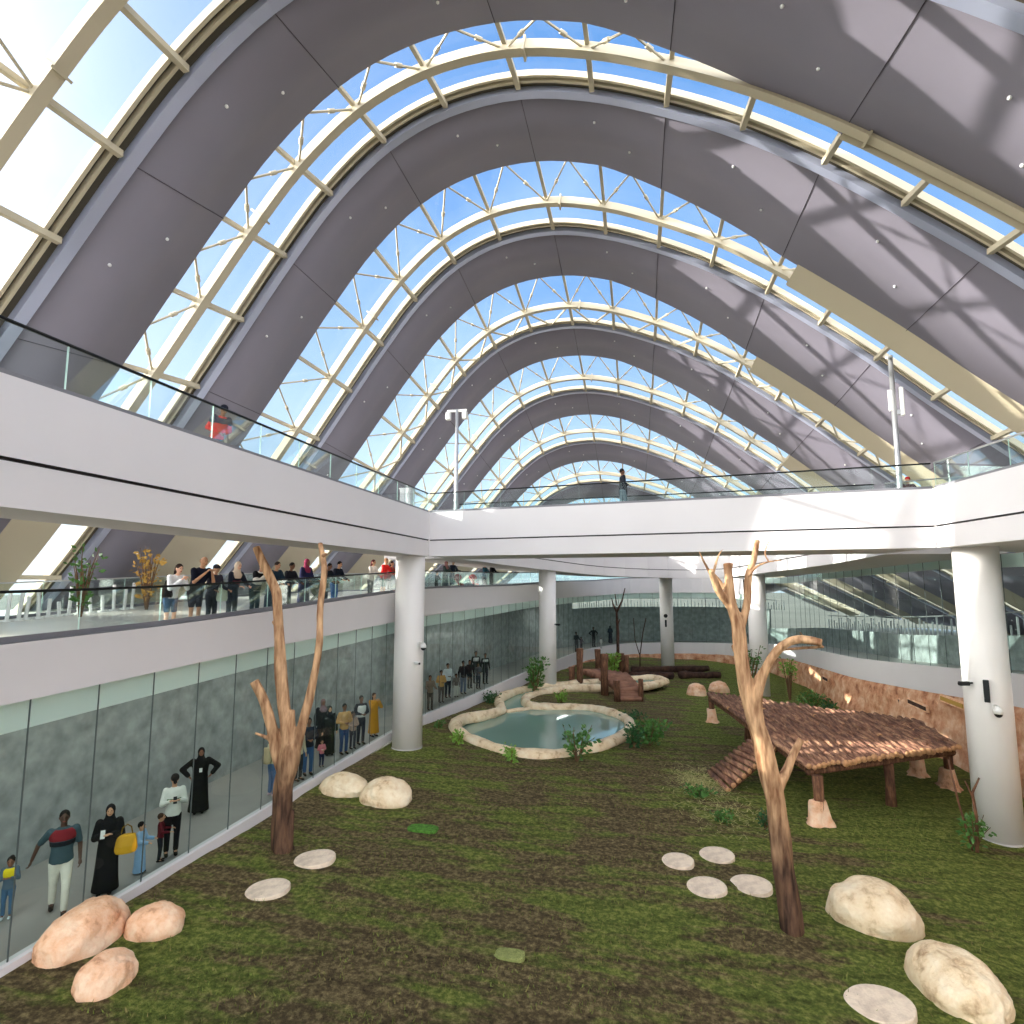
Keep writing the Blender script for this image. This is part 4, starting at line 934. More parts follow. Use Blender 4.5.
# ------------------------------------------------------------------ people
SKIN = {'tan': srgb(196, 148, 116), 'brown': srgb(122, 82, 60), 'dark': srgb(84, 56, 44), 'fair': srgb(222, 176, 150)}
for k_, c_ in SKIN.items(): mat('skin_'+k_, c_, .55, var=.04, vscale=10)
HAIR = {'black': (26, 22, 22), 'brown': (70, 46, 34), 'grey': (120, 112, 106)}
def person(label, pos, face, H=1.72, pose='down', lean=0., skin='tan', hair='short', hcol=(26, 22, 22), top=(60, 60, 70), bot=(40, 44, 60), kind='trousers',
           sleeve='long', shoes=(30, 28, 28), bands=(), stride=0., turn=0., nod=0., fat=1., vox=.016, group=None, near=False, cat='person'):
    s = H/1.75; child = H < 1.35
    t = thing('person', label, cat, pos, face-PI/2, group); R = Matrix.Rotation(-lean, 3, 'X'); hip = Vector((0, 0, .92))
    def T(p): p = Vector(p); return (hip+R@(p-hip))*s if p.z > .9 else p*s
    hs = 1.28 if child else 1.0; w = fat
    # limbs
    sh = {k: Vector((.175*w*k, 0, 1.41)) for k in (-1, 1)}
    off = {'down': ((.07, -.03, -.29), (.085, .05, -.54)), 'rail': ((.09, .17, -.24), (-.02, .42, -.22)), 'phone': ((.06, .05, -.28), (-.09, .30, -.16)), 'photo': ((.08, .2, -.17), (-.10, .36, .06)),
           'wide': ((.26, -.02, -.2), (.10, .10, -.36)), 'belly': ((.09, .0, -.28), (-.10, .2, -.30)), 'back': ((.1, -.1, -.27), (-.05, -.2, -.42)), 'hold': ((.07, .08, -.28), (.05, .34, -.30)),
           'chin': ((.05, .2, -.22), (-.12, .27, .04)), 'walk': ((.16, -.14, -.24), (.24, -.2, -.5))}
    body = MB(); wr = {}; el = {}
    for k in (-1, 1):
        ps = pose if isinstance(pose, str) else pose[0 if k < 0 else 1]; e, h = off[ps]
        el[k] = T(sh[k]+Vector((e[0]*k, e[1], e[2]))); wr[k] = T(sh[k]+Vector((h[0]*k, h[1], h[2]))); S_ = T(sh[k])
        body.cap(S_, .052*s, el[k], .042*s); body.cap(el[k], .041*s, wr[k], .028*s)
        d = (wr[k]-el[k]).normalized(); side = d.cross(Vector((0, 0, 1))); side = side.normalized() if side.length > .1 else Vector((1, 0, 0))
        if ps in ('down', 'wide', 'walk'): side = Vector((0, 1, 0))
        up = side.cross(d); pc = wr[k]+d*.075*s
        body.cap(wr[k]+d*.02*s, .026*s, pc, .036*s, flat=.6)
        for q in range(4):
            o_ = side*(q-1.5)*.021*s; L = (.066, .078, .072, .056)[q]*s; a = pc+o_+d*.02*s; b = a+(d*.8-up*.25)*L*.6; c = b+(d*.45-up*.75)*L*.5
            body.cap(a, .0095*s, b, .009*s, 6); body.cap(b, .009*s, c, .008*s, 6)
        a = wr[k]+d*.045*s+side*(-.03)*s; b = a+(d*.5-side*.75)*.04*s; body.cap(a, .012*s, b, .0105*s, 6); body.cap(b, .0105*s, b+(d*.85-side*.2)*.03*s, .009*s, 6)
    # trunk and legs
    body.loft([(T((0, 0, .9)), .15*s*w, .10*s*w), (T((0, 0, 1.05)), .135*s*w, .095*s*w), (T((0, .01, 1.2)), .15*s*w, .105*s*w), (T((0, 0, 1.34)), .165*s*w, .105*s*w), (T((0, 0, 1.43)), .12*s, .075*s), (T((0, 0, 1.47)), .05*s, .05*s)])
    body.ell(Vector((0, 0, .91))*s, (.16*s*w, .11*s*w, .11*s))
    feet = {}
    for k in (-1, 1):
        st = stride*k; K_ = Vector((.095*k, st*.55+.03, .49))*s; A_ = Vector((.095*k, st, .085))*s; feet[k] = A_
        body.cap(Vector((.085*k, 0, .88))*s, .082*s*w, K_, .052*s); body.cap(K_, .05*s, A_, .034*s); body.cap(A_, .034*s, A_+Vector((0, .13, -.05))*s, .03*s)
    hc = T((0, .0, 1.63)) if not child else T((0, 0, 1.62)); ht = Matrix.Rotation(turn, 3, 'Z')@Matrix.Rotation(-(lean*.6+nod), 3, 'X')
    hp = lambda x, y, z: hc+ht@(Vector((x, y, z))*s*hs)
    body.cap(T((0, 0, 1.44)), .052*s, hc-ht@Vector((0, .01, .06))*s, .05*s)
    body.ell(hc, (.074*s*hs, .092*s*hs, .108*s*hs), ht); body.ell(hp(0, .03, -.055), (.052*s*hs, .055*s*hs, .055*s*hs), ht)
    body.cap(hp(0, .088, .015), .010*s*hs, hp(0, .108, -.02), .015*s*hs, 6)
    for k in (-1, 1): body.ell(hp(.076*k, -.005, -.005), (.012*s, .022*s, .03*s), ht, 8, 6)
    body.build('body', 'skin_'+skin, t, smooth=True, remesh=vox*s*(.75 if near else 1))
    for k in (-1, 1):
        m = MB(); m.ell(hp(.031*k, .083, .018), (.012*s*hs, .009*s*hs, .008*s*hs), ht, 8, 6); m.build('eye', 'black', t, smooth=True)
    m = MB(); m.ell(hp(0, .083, -.055), (.024*s*hs, .010*s*hs, .007*s*hs), ht, 8, 6); m.build('mouth', cloth(150, 80, 76), t, smooth=True)
    # clothing
    tm = cloth(*top); bmx = cloth(*bot); g = .02
    def torso(m, z0, z1, g, hem=1.0):
        R_ = []
        prof = [(.80, .165, .125), (.9, .17, .122), (1.0, .158, .112), (1.1, .15, .108), (1.2, .162, .115), (1.32, .18, .118), (1.40, .172, .1), (1.445, .105, .075), (1.47, .07, .065)]
        zs = [z0]+[z for z, _, _ in prof if z0+.02 < z < z1-.02]+[z1]
        for z in zs:
            for (za, xa, ya), (zb, xb, yb) in zip(prof[:-1], prof[1:]):
                if za <= z <= zb or (z < prof[0][0] and za == prof[0][0]): u = max(0, (z-za)/(zb-za)); rx, ry = xa+(xb-xa)*u, ya+(yb-ya)*u; break
            R_.append((T((0, .005, z)), (rx*w+g)*s, (ry*w+g)*s))
        m.loft(R_, 18)
    if kind in ('trousers', 'shorts'):
        m = MB(); torso(m, .86, 1.47, 0)
        for k in (-1, 1):
            S_ = T(sh[k]+Vector((-.01*k, 0, -.005)))
            m.cap(S_, .072*s, el[k] if sleeve == 'long' else S_.lerp(el[k], .8), .058*s)
            if sleeve == 'long': m.cap(el[k], .056*s, el[k].lerp(wr[k], .93), .042*s)
        m.build('shirt', tm, t, smooth=True, remesh=.02*s)
        m = MB(); m.ell(Vector((0, 0, .9))*s, (.175*s*w, .125*s*w, .11*s))
        for k in (-1, 1):
            st = stride*k; K_ = Vector((.095*k, st*.55+.03, .49))*s; Hh = Vector((.088*k, 0, .86))*s; m.cap(Hh, .095*s*w, K_ if kind == 'trousers' else Hh.lerp(K_, .8), .07*s)
            if kind == 'trousers': m.cap(K_, .068*s, feet[k]+Vector((0, 0, .03*s)), .058*s)
        m.build('trousers' if kind == 'trousers' else 'shorts', bmx, t, smooth=True, remesh=.02*s)
    else:
        z0 = .07 if kind == 'robe' else .16; m = MB()
        m.loft([(Vector((0, stride*.3, z0))*s, .25*s*w, .2*s*w), (Vector((0, .01, .3))*s, .225*s*w, .18*s), (Vector((0, 0, .6))*s, .205*s*w, .165*s), (Vector((0, 0, .88))*s, .19*s*w, .145*s), (T((0, .0, 1.05)), .175*s*w, .13*s), (T((0, .0, 1.3)), .2*s*w, .13*s), (T((0, 0, 1.4)), .19*s*w, .11*s), (T((0, 0, 1.46)), .09*s, .08*s)], 22)
        for k in (-1, 1):
            S_ = T(sh[k]); m.cap(S_, .08*s, el[k], .075*s); m.cap(el[k], .075*s, el[k].lerp(wr[k], .9), .065*s)
        m.build('robe' if kind == 'robe' else 'dress', tm, t, smooth=True, remesh=.02*s)
    for z0, z1, c in bands:
        m = MB(); torso(m, z0, z1, .014)
        if z0 > 1.25:
            for k in (-1, 1): m.cap(T(sh[k]+Vector((-.01*k, 0, -.005))), .082*s, T(sh[k]).lerp(el[k], .35), .078*s)
        m.build('shirt_panel', cloth(*c), t, smooth=True, remesh=.02*s)
    for k in (-1, 1):
        m = MB(); a = feet[k]+Vector((0, -.04, -.035))*s; m.cap(a, .042*s, a+Vector((0, .2, -.005))*s, .038*s, flat=.85); m.build('shoe', cloth(*shoes), t, smooth=True)
    # head covering
    m = MB(); hm = cloth(*hcol)
    if hair in ('short', 'long', 'cap', 'bun'):
        m.ell(hp(0, -.018, .03), (.084*s*hs, .094*s*hs, .094*s*hs), ht, 16, 10)
        if hair == 'long': m.cap(hp(0, -.06, .0), .07*s*hs, hp(0, -.08, -.26), .06*s*hs); m.cap(hp(0, -.04, .0), .075*s*hs, hp(0, -.06, -.1), .075*s*hs)
        if hair == 'bun': m.ell(hp(0, -.09, .07), (.05*s*hs,)*3, ht)
        m.build('hair', cloth(26, 22, 22) if hair == 'cap' else hm, t, smooth=True, remesh=.014*s)
        if hair == 'cap':
            m = MB(); m.ell(hp(0, -.01, .045), (.09*s*hs, .1*s*hs, .085*s*hs), ht, 16, 10); m.cap(hp(0, .08, .045), .05*s*hs, hp(0, .13, .035), .045*s*hs, flat=.25); m.build('cap', hm, t, smooth=True, remesh=.012*s)
    elif hair == 'hijab':
        m.ell(hp(0, -.022, .015), (.092*s, .1*s, .12*s), ht, 16, 10); m.cap(hp(0, -.02, -.06), .085*s, T((0, .0, 1.45)), .09*s)
        m.loft([(T((0, .02, 1.3)), .14*s, .12*s), (T((0, .01, 1.4)), .17*s, .13*s), (T((0, 0, 1.47)), .11*s, .1*s), (T((0, 0, 1.53)), .08*s, .085*s)], 16)
        m.build('headscarf', hm, t, smooth=True, remesh=.016*s)
    elif hair == 'bald':
        m.ell(hp(0, -.04, .0), (.078*s, .066*s, .06*s), ht, 14, 8); m.build('hair', hm, t, smooth=True)
    return t, wr, s
def at_local(t, p):
    return t.location+Matrix.Rotation(t.rotation_euler.z, 3, 'Z')@Vector(p)
def held_bag(name, label, cat, loc, rz, size, col, straps=True):
    t = thing(name, label, cat, loc, rz); m = MB(); w, d, h = size
    m.loft([(Vector((0, 0, -h)), w*.5, d*.5), (Vector((0, 0, -h*.8)), w*.56, d*.6), (Vector((0, 0, -h*.3)), w*.5, d*.5), (Vector((0, 0, 0)), w*.42, d*.3)], 14); m.build('bag_body', cloth(*col), t, smooth=True, bevel=.01)
    if straps: m = MB(); m.tube([Vector((-w*.28, 0, -.01)), Vector((-w*.2, 0, h*.4)), Vector((0, 0, h*.55)), Vector((w*.2, 0, h*.4)), Vector((w*.28, 0, -.01))], .012, 6); m.build('handle', cloth(*[int(c*.6) for c in col]), t)
    return t
def phone(label, loc, rz, col='black'):
    m = MB(); m.box((0, 0, 0), (.075, .012, .15)); o = m.build('phone', col, bevel=.004); o.location = loc; o.rotation_euler = (.3, 0, rz); return tag(o, label, 'phone')

E0 = 0.0; CAM = -PI/3       # facing the lawn (+X) / turned towards the viewer
def low(px, py, X=None):
    p = fz(px, py, 0.0)
    if p.x > -10.45: p = fx(px, py, -10.45)
    if X: p = fx(px, py, X)
    return V((p.x, p.y, 0.0))
def mid(px, X=-10.62):
    off = -9.95-X; best = None
    for i in range(len(PS)-1):
        for u in range(8):
            q = PS[i].lerp(PS[i+1], u/8)
            if q.x < 2 and q.y > 3:
                q = q+pnorm(PS, i)*off; e = abs(proj(q)-px)
                if best is None or e < best[0]: best = (e, q)
    q = best[1]; return V((q.x, q.y, interp(MZ_Y, q.y)-.3))
def PATHX(y):
    return min(PS, key=lambda p: abs(p.y-y)+(100 if p.x > 3 else 0)).x
G1 = None
# lower corridor, left of the column
person('child with black curly hair, headband and yellow scarf at the left frame edge', low(6, 918), -.9, 1.05, 'phone', skin='brown', hair='bun', top=(86, 104, 120), bot=(70, 100, 130), bands=((1.2, 1.45, (232, 208, 40)),), shoes=(200, 210, 215), near=True)
person('walking man in teal polo shirt with red shoulder and white trousers', low(57, 912), -.75, 1.8, ('down', 'walk'), skin='dark', top=(62, 82, 90), bot=(222, 218, 205), sleeve='short', bands=((1.16, 1.24, (22, 26, 34)), (1.245, 1.44, (126, 36, 44)),), stride=-.2, fat=1.12, near=True)
t, wr, s = person('woman in black abaya and headscarf holding a phone, yellow bag on her arm', low(104, 901), -.9, 1.66, ('phone', 'phone'), skin='tan', hair='hijab', hcol=(20, 20, 24), top=(20, 20, 24), kind='robe', near=True)
phone('white phone held up by the woman with the yellow bag', at_local(t, (wr[1]+wr[-1])/2+Vector((.06, .1, .05))), t.rotation_euler.z, 'plastic_white')
held_bag('handbag', 'crinkled yellow handbag on the arm of the woman in black', 'bag', at_local(t, (-.32, .16, 1.1)), t.rotation_euler.z, (.36, .22, .34), (206, 156, 40))
person('toddler in a long pale blue robe near the kerb', low(138, 884), .3, 1.02, 'hold', skin='tan', top=(142, 178, 214), kind='robe', near=True)
person('small child in dark red shirt leaning on the glass', low(158, 872), .6, 1.0, 'hold', skin='tan', hair='short', hcol=(60, 40, 30), top=(92, 22, 34), bot=(34, 36, 44), near=True)
t, wr, s = person('man in black cap and white sweater with green stripes, looking at his phone', low(170, 862), -.8, 1.74, 'phone', skin='tan', hair='cap', hcol=(20, 20, 22), top=(222, 222, 216), bot=(24, 24, 28), bands=((1.18, 1.24, (60, 104, 60)),), nod=.5, near=True)
phone('dark phone in the hands of the man in the white sweater', at_local(t, (wr[1]+wr[-1])/2+Vector((0, .1, .04))), t.rotation_euler.z)
person('woman in a wide black abaya and headscarf, arms spread, at the back wall', low(197, 830, -11.6), -.85, 1.66, 'wide', skin='brown', hair='hijab', hcol=(18, 18, 20), top=(18, 18, 20), kind='robe', fat=1.1, bands=(), near=True)
m = MB(); m.box((0, 0, 0), (.07, .01, .1)); o = m.build('name_badge', 'plastic_white'); pb = low(197, 830, -11.6); o.location = pb+V((math.cos(-.85)*.185, math.sin(-.85)*.185, 1.13)); o.rotation_euler = (0, 0, -.85-PI/2); tag(o, 'white badge on the chest of the woman in the wide abaya', 'badge')
t, wr, s = person('person in beige hooded jacket and jeans behind the dark tree', low(271, 806), 1.2, 1.7, 'belly', skin='tan', top=(206, 196, 168), bot=(72, 104, 146), shoes=(200, 180, 190))
held_bag('backpack', 'beige backpack worn by the person behind the dark tree', 'bag', at_local(t, (0, -.2, 1.36)), t.rotation_euler.z, (.3, .2, .42), (176, 160, 128), False)
person('person in dark navy jacket behind the junction of the dark tree', low(284, 796, -11.3), -.4, 1.74, 'down', skin='brown', top=(34, 38, 48), bot=(40, 40, 48))
person('person in cream jacket half hidden right of the dark tree trunk', low(297, 795), -.3, 1.6, 'down', skin='tan', hair='long', top=(210, 196, 170), bot=(50, 52, 60))
person('man in dark navy shirt and blue jeans right of the dark tree', low(307, 782), -.8, 1.76, 'belly', skin='brown', top=(28, 34, 50), bot=(60, 92, 136))
person('person with grey-pink headscarf and black robe, standing at the back', low(321, 768, -11.5), -.8, 1.78, 'down', skin='brown', hair='hijab', hcol=(126, 100, 104), top=(30, 28, 30), kind='robe')
person('woman in black abaya behind the toddler in pink', low(328, 766, -10.9), -.8, 1.68, 'down', skin='tan', hair='hijab', hcol=(18, 18, 20), top=(18, 18, 20), kind='robe')
person('toddler in pink striped shirt by the kerb', low(321, 772), -.7, .86, 'belly', skin='tan', top=(206, 122, 134), bot=(40, 46, 76), bands=((1.1, 1.16, (226, 200, 200)),))
person('man in mustard brown hooded sweatshirt and jeans', low(343, 764), -.7, 1.74, 'belly', skin='brown', hcol=(20, 20, 20), top=(186, 144, 92), bot=(56, 76, 116))
person('girl in patterned top between two men', low(352, 757), -.7, 1.32, 'belly', skin='brown', hair='long', top=(178, 150, 138), bot=(46, 48, 62))
person('man in white and black raglan shirt, dark trousers', low(360, 752), -.7, 1.78, 'belly', skin='brown', top=(36, 42, 52), bot=(30, 34, 50), bands=((.98, 1.4, (222, 222, 222)),))
person('woman in long mustard yellow dress beside the left column', low(373, 748), -.6, 1.68, 'chin', skin='tan', hair='long', hcol=(60, 36, 28), top=(206, 144, 36), kind='dress')
# lower corridor, right of the column
def low2(px, X0=-.65):
    best = None
    for p in PS:
        if p.x < 0 and p.y > 24:
            q = p+V((X0, 0, 0)); r = proj(q)
            if best is None or abs(r-px) < best[0]: best = (abs(r-px), q)
    q = best[1]; P2 = fx(px, 700, q.x); return V((q.x, P2.y, 0.0))
def proj(q):
    d = q-V((0, 0, CZ)); c, s_ = math.cos(YAW), math.sin(YAW); a = (d.x*c+d.y*s_, -d.x*s_+d.y*c, d.z); c, s_ = math.cos(PITCH), math.sin(PITCH)
    return 512+F*a[0]/(a[1]*c+a[2]*s_)
for lab, px, o_, H, po, ha, hc_, tp, bt, kd, bd in [
    ('woman in grey and brown patterned clothes just right of the left column', 430, -.65, 1.62, 'hold', 'long', (40, 28, 24), (122, 104, 92), (60, 56, 56), 'trousers', ()),
    ('person in mustard top beside the man in white, right of the column', 441, -.7, 1.6, 'belly', 'short', (26, 22, 22), (196, 150, 92), (90, 80, 76), 'trousers', ()),
    ('man in white shirt with dark trousers, right of the column', 447.5, -1.3, 1.78, 'belly', 'short', (26, 22, 22), (214, 218, 222), (42, 48, 62), 'trousers', ()),
    ('child in grey and white between the adults right of the column', 456, -.65, 1.2, 'down', 'short', (26, 22, 22), (110, 100, 96), (200, 196, 190), 'trousers', ()),
    ('man in black shirt and grey jeans, left of the dark clothed group', 463, -.8, 1.78, 'down', 'short', (20, 20, 20), (26, 30, 40), (92, 104, 126), 'trousers', ()),
    ('woman in dark clothes in the middle of the dark clothed group', 469.5, -1.2, 1.6, 'down', 'long', (22, 20, 20), (40, 36, 40), (36, 38, 46), 'trousers', ()),
    ('tall man in black jacket over white shirt at the back of the dark group', 475.5, -1.6, 1.9, 'down', 'short', (22, 20, 20), (28, 30, 36), (34, 36, 44), 'trousers', ((1.2, 1.4, (190, 188, 188)),)),
    ('smaller person in grey in front of the tall man', 478, -.7, 1.45, 'belly', 'short', (22, 20, 20), (84, 84, 92), (50, 54, 66), 'trousers', ()),
    ('man in dark open jacket and white shirt, rightmost of the dark group', 485, -1.0, 1.8, 'down', 'short', (22, 20, 20), (30, 32, 38), (40, 42, 52), 'trousers', ((1.25, 1.4, (206, 206, 206)),)),
    ('dark clothed person far behind the glass, leftmost near the log bridge', 577, -.9, 1.75, 'hold', 'short', (22, 20, 20), (24, 34, 40), (22, 30, 36), 'trousers', ()),
    ('stooping person in grey far behind the glass above the log bridge', 582, -.6, 1.2, 'hold', 'short', (40, 34, 34), (84, 74, 84), (60, 58, 70), 'trousers', ()),
    ('walking dark clothed person far behind the glass, second of the silhouettes', 594.5, -1.2, 1.85, 'wide', 'short', (22, 20, 20), (22, 28, 36), (20, 26, 32), 'trousers', ()),
    ('small pale child far behind the glass between two dark figures', 602, -1.1, .95, 'down', 'short', (130, 130, 120), (190, 196, 190), (180, 186, 182), 'trousers', ()),
    ('woman in dark blue robe far behind the glass beside the thin tree', 611.5, -1.2, 1.7, 'belly', 'hijab', (24, 34, 48), (24, 38, 56), (24, 38, 56), 'robe', ())]:
    person(lab, low2(px, o_), -.9, H, po, skin='brown' if px < 490 else 'dark', hair=ha, hcol=hc_, top=tp, bot=bt, kind=kd, bands=bd, vox=.024)
# middle balcony, people leaning on the handrail
t, wr, s = person('woman in white hoodie and short denim shorts leaning on the balcony rail, leftmost', mid(157), -.25, 1.66, 'chin', lean=.38, skin='fair', hair='long', hcol=(40, 26, 22), top=(222, 224, 228), bot=(66, 92, 124), kind='shorts', shoes=(214, 160, 130), bands=())
held_bag('shoulder_bag', 'dark shoulder bag of the woman in denim shorts', 'bag', at_local(t, (.2, .16, 1.1)), t.rotation_euler.z, (.24, .12, .26), (44, 34, 36))
person('tall man with shaved head in navy shirt and shorts leaning on the rail', mid(180), -.25, 1.84, 'chin', lean=.36, skin='tan', hair='bald', hcol=(150, 110, 90), top=(24, 28, 44), bot=(44, 42, 52), kind='shorts', sleeve='short', shoes=(200, 150, 130), fat=1.15)
t, wr, s = person('boy in dark cap and grey top holding something over the rail', mid(196), -.2, 1.6, 'hold', lean=.2, skin='tan', hair='cap', hcol=(46, 44, 52), top=(58, 56, 66), bot=(40, 42, 50))
held_bag('tote_bag', 'white and green tote bag beside the boy in the cap', 'bag', at_local(t, (-.2, .14, 1.0)), t.rotation_euler.z, (.3, .12, .34), (206, 216, 196))
person('woman in cream headscarf and dark printed top leaning on the rail', mid(219), -.25, 1.68, 'rail', lean=.3, skin='fair', hair='hijab', hcol=(226, 206, 184), top=(36, 40, 52), bot=(54, 58, 70), bands=((1.08, 1.25, (120, 64, 76)),))
person('young man with black hair in white sleeves and dark overalls at the rail', mid(244), -.2, 1.68, 'chin', lean=.38, skin='tan', top=(226, 222, 214), bot=(40, 58, 66), bands=((1.3, 1.44, (28, 28, 32)), (.9, 1.1, (44, 62, 70))))
t, wr, s = person('person in long dark teal coat with beige handbag at the rail', mid(263), -.2, 1.68, 'rail', lean=.32, skin='tan', hair='short', hcol=(40, 30, 28), top=(42, 60, 76), kind='robe')
held_bag('handbag', 'beige handbag hanging in front of the dark teal coat', 'bag', at_local(t, (-.02, .3, .98)), t.rotation_euler.z, (.36, .14, .24), (170, 156, 132))
person('person in black top partly behind the left branch of the dead tree', mid(277), -.2, 1.64, 'rail', lean=.3, skin='brown', top=(34, 34, 42), bot=(36, 42, 58))
person('woman in navy robe and maroon headscarf standing at the balcony rail', mid(297), -.2, 1.72, 'hold', lean=.16, skin='brown', hair='hijab', hcol=(132, 44, 74), top=(36, 38, 72), kind='robe')
person('person in dark coat next to the right branch of the dead tree', mid(318), -.2, 1.6, 'rail', lean=.35, skin='brown', top=(36, 42, 52), bot=(38, 44, 60))
person('person in dark top and bright blue jeans at the balcony rail', mid(328), -.2, 1.66, 'rail', lean=.35, skin='tan', top=(30, 34, 48), bot=(54, 104, 168))
person('woman with dark red hair, white top and grey skirt on the balcony', mid(366), -.2, 1.68, 'rail', lean=.2, skin='tan', hair='long', hcol=(84, 34, 38), top=(214, 206, 200), bot=(76, 76, 84))
person('man in bright red shirt and green shorts on the balcony', mid(379), -.2, 1.74, 'rail', lean=.25, skin='tan', hcol=(150, 110, 80), top=(206, 34, 34), bot=(52, 84, 72), kind='shorts')
person('woman leaning beside the man in red on the balcony', mid(385, -10.9), -.2, 1.62, 'rail', lean=.3, skin='tan', hair='long', hcol=(50, 30, 26), top=(150, 66, 60), bot=(60, 60, 70))
for lab, px, dx, H, tp, bt, ha, hc_, kd in [
    ('small child in black on the balcony just right of the column', 434, -.7, 1.1, (24, 24, 26), (24, 24, 26), 'short', (22, 20, 20), 'trousers'),
    ('woman with pink headscarf and grey-green robe, right of the column', 444, -.7, 1.66, (92, 104, 104), (90, 90, 90), 'hijab', (176, 130, 130), 'robe'),
    ('man in dark jacket beside the grey-green robe on the balcony', 451, -.8, 1.76, (52, 62, 78), (58, 66, 84), 'short', (40, 34, 34), 'trousers'),
    ('person in teal blue coat at the far part of the balcony', 484, -.8, 1.7, (46, 92, 112), (60, 70, 84), 'short', (40, 30, 30), 'trousers'),
    ('man in black pointing over the rail at the far part of the balcony', 491, -.75, 1.74, (28, 32, 42), (28, 32, 42), 'short', (40, 34, 34), 'trousers')]:
    person(lab, mid(px, -9.95+dx), -.3, H, 'rail', lean=.12, skin='tan', hair=ha, hcol=hc_, top=tp, bot=bt, kind=kd, vox=.024)
# two pushchairs on the balcony
def stroller(label, p, col, rz):
    t = thing('pushchair', label, 'pushchair', p, rz)
    for k in (-1, 1):
        m = MB(); m.tube([V((k*.22, -.35, 1.0)), V((k*.22, -.1, .55)), V((k*.22, .35, .14))], .018, 6); m.tube([V((k*.22, .12, .6)), V((k*.22, -.3, .14))], .018, 6); m.build('side_frame', 'dark_steel', t)
        for y in (-.3, .35):
            m = MB(); m.tube([V((k*.22-.02, y, .12)), V((k*.22+.02, y, .12))], .11, 14); m.build('wheel', 'black', t)
    m = MB(); m.tube([V((-.22, -.35, 1.0)), V((.22, -.35, 1.0))], .02, 6); m.build('handle', 'dark_steel', t)
    m = MB(); m.loft([(V((0, .22, .42)), .19, .05), (V((0, .0, .45)), .2, .07), (V((0, -.12, .62)), .19, .08), (V((0, -.2, .85)), .17, .06)], 12); m.build('seat', cloth(*col), t, smooth=True)
    m = MB(); m.ell((0, -.1, .82), (.22, .22, .18)); m.build('canopy', cloth(*col), t, smooth=True)
stroller('black pushchair on the balcony between the robe and the right branch', mid(310, -10.9), (40, 42, 46), -1.2)
stroller('bright red pushchair on the far part of the balcony', mid(474, -10.6), (204, 40, 52), -1.2)
stroller('dark red pushchair next to the man in the dark jacket', mid(459, -10.6), (170, 32, 48), -1.2)
# upper level
p = fx(222, 446, -8.85); person('man in red and navy jacket and dark cap leaning over the upper walkway rail', V((-9.9, fx(216, 446, -9.9).y, 8.62)), -.5, 1.74, 'belly', lean=.5, skin='brown', hair='cap', hcol=(24, 26, 36), top=(196, 44, 52), bot=(34, 38, 50), bands=((1.3, 1.44, (36, 38, 70)),))
p = fy(623, 503, 22.9); t, wr, s = person('man in long black coat walking on the upper bridge', V((p.x, 22.9, 8.6)), .3, 1.76, 'belly', skin='brown', top=(32, 34, 42), bot=(96, 112, 120), shoes=(60, 60, 60), stride=.12)
held_bag('black_bag', 'large black bag carried by the man on the upper bridge', 'bag', at_local(t, (-.25, .08, 1.3)), t.rotation_euler.z+.4, (.4, .2, .6), (26, 28, 34))
p = fy(906, 457, 24.0); person('person in red cap at the rear rail of the bridge behind the lamp pole', V((p.x, 24.0, 8.2)), -PI/2, 1.66, 'rail', skin='tan', hair='cap', hcol=(180, 40, 44), top=(90, 60, 60), bot=(50, 50, 60))

# white bollards and plants along the outer side of the middle balcony
rnd = random.Random(5)
for i in range(13):
    px = 6+i*10.5+rnd.uniform(-2, 2); p = fx(px, 620, -17.6); p.z = interp(MZ_Y, p.y)-.3; h = rnd.uniform(.45, .95); m = MB(); m.tube([V((0, 0, 0)), V((rnd.uniform(-.1, .1), 0, h))], [.05, .05], 8); m.tube([V((0, 0, 0)), V((0, 0, .05))], .14, 10)
    o = m.build('bollard', 'plastic_white', smooth=False); o.location = p
    tag(o, 'slim white post standing along the outer side of the left balcony', 'post', 'white posts on the left balcony')
for lab, px, h, seed, mt in [('yellow bamboo-like plant on the balcony left of the first leaning woman', 146, 2.3, 31, 'ochre'), ('pale potted tree on the left balcony between the posts', 80, 2.2, 32, 'leaf')]:
    p = fx(px, 616, -16.8); p.z = interp(MZ_Y, p.y)-.3
    plant('balcony_plant', lab, px, 616, h, .45, 10, 14, .2, mt, seed, base=p)
# unseen fill lights added behind the bulkhead to brighten the corridor
for x, y, rz, L, e in [(-11.3, 6, 0, 9, 40), (-11.3, 15, 0, 9, 40), (-11.2, 24, 0, 7, 32), (-9.6, 36, .2, 8, 30), (-6.6, 52, .4, 8, 30)]:
    l = bpy.data.lights.new('corridor_fill', 'AREA'); l.shape = 'RECTANGLE'; l.size = .3; l.size_y = L; l.energy = e; l.color = (1, .97, .92)
    o = bpy.data.objects.new('corridor_fill', l); C.objects.link(o); o.location = (x, y, 3.95); o.rotation_euler = (0, 0, -rz)

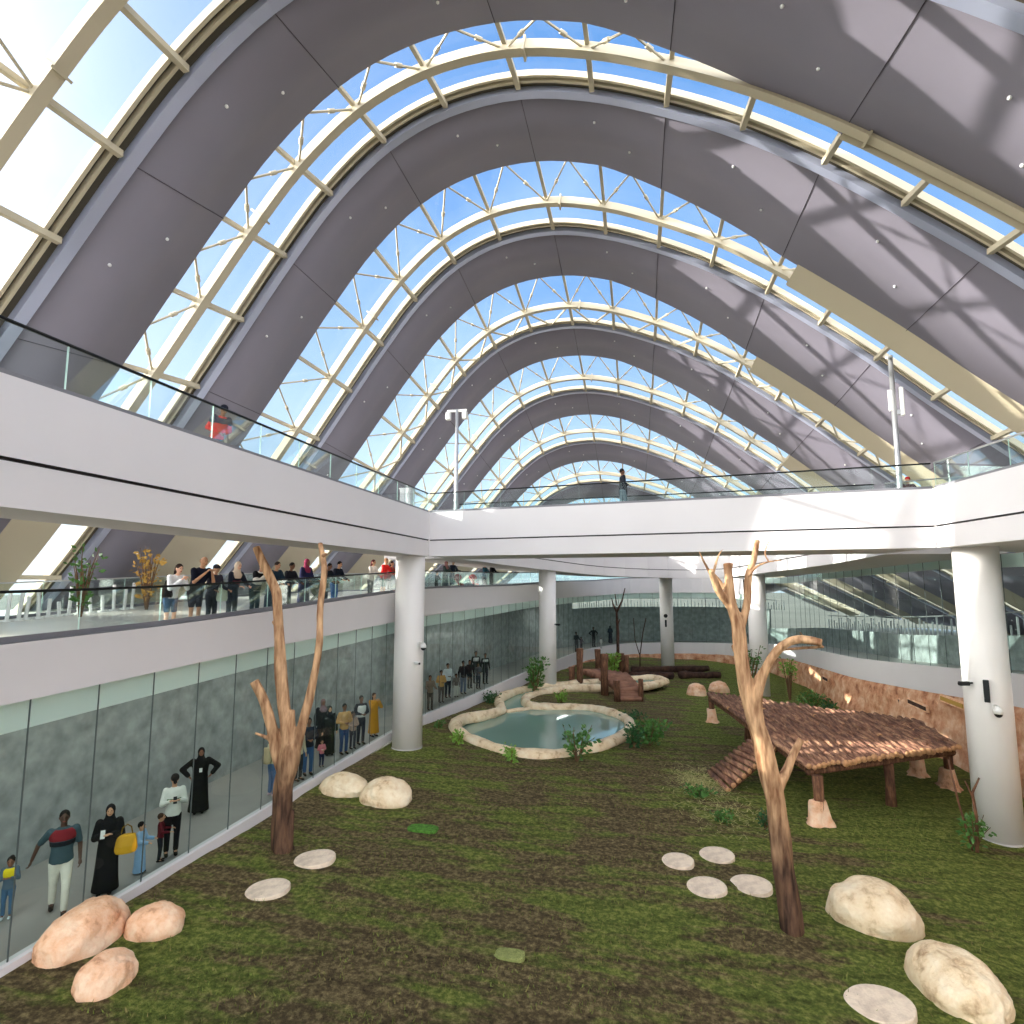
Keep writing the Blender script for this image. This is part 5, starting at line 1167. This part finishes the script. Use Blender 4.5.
cam=bpy.data.cameras.new("camera"); cam.sensor_width=36; cam.lens=36*600/1024; cam.clip_end=2000
co=bpy.data.objects.new("camera",cam); C.objects.link(co); co.location=(0,0,CZ); co.rotation_euler=(PI/2+PITCH,0,YAW); bpy.context.scene.camera=co
sc=bpy.context.scene
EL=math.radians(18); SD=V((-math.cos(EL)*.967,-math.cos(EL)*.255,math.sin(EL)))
w=bpy.data.worlds.new("sky"); sc.world=w; w.use_nodes=True; nt=w.node_tree; bg=nt.nodes["Background"]
tc=nt.nodes.new("ShaderNodeTexCoord"); sp=nt.nodes.new("ShaderNodeSeparateXYZ"); nt.links.new(tc.outputs["Generated"],sp.inputs[0])
r=nt.nodes.new("ShaderNodeValToRGB"); e=r.color_ramp.elements
e[0].position=0; e[0].color=(.44,.53,.60,1); e[1].position=1; e[1].color=(.04,.125,.38,1)
for p_,c_ in ((.16,(.30,.43,.57,1)),(.45,(.13,.26,.50,1)),(.75,(.075,.195,.43,1))):
    x=e.new(p_); x.color=c_
nt.links.new(sp.outputs["Z"],r.inputs["Fac"])
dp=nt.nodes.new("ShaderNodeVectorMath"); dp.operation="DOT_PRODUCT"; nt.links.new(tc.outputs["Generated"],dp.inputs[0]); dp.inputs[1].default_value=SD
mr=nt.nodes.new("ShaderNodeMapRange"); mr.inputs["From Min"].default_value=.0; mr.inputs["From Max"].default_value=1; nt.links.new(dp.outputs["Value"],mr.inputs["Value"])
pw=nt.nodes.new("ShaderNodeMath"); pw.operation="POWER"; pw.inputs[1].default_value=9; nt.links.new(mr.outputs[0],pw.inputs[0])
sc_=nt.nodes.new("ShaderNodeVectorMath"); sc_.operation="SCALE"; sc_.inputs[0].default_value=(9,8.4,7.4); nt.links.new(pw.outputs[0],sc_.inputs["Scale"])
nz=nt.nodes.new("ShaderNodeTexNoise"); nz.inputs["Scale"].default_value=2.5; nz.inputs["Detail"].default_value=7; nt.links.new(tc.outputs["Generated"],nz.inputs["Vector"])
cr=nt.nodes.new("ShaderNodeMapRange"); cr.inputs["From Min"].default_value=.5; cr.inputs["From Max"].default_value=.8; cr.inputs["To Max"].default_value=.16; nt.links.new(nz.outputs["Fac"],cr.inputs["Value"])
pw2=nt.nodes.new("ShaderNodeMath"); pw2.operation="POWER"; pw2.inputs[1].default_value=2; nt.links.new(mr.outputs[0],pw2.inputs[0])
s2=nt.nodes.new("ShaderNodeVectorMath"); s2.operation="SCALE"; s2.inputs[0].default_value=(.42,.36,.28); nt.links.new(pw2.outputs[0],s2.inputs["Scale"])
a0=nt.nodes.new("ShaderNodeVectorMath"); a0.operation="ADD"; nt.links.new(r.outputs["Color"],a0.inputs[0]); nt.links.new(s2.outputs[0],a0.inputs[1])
d3=nt.nodes.new("ShaderNodeVectorMath"); d3.operation="DOT_PRODUCT"; nt.links.new(tc.outputs["Generated"],d3.inputs[0]); d3.inputs[1].default_value=V((.45,-.78,.44)).normalized()  # extra sky glow added behind the camera to brighten the interior
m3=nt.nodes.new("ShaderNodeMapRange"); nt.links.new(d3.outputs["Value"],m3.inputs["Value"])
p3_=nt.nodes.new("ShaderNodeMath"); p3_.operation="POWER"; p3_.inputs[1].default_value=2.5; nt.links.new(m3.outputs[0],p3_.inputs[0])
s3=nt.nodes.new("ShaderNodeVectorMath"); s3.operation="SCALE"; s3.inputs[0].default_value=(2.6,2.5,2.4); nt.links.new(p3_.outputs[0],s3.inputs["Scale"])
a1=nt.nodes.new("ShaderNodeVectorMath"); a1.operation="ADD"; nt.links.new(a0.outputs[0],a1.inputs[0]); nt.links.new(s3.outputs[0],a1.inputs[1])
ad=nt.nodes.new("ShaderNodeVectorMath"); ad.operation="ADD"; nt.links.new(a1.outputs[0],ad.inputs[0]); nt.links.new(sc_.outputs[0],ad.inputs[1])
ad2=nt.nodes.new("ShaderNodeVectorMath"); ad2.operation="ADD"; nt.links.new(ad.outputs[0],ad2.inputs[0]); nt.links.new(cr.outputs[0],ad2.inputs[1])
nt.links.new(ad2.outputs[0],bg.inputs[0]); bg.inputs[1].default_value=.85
s=bpy.data.lights.new("sun","SUN"); s.energy=4.6; s.angle=.01; s.color=(1,.94,.84)
so=bpy.data.objects.new("sun",s); C.objects.link(so); so.rotation_euler=(-SD).to_track_quat("-Z","Y").to_euler()
sc.view_settings.view_transform="Standard"; sc.view_settings.look="None"; sc.view_settings.gamma=1; sc.view_settings.exposure=1.3
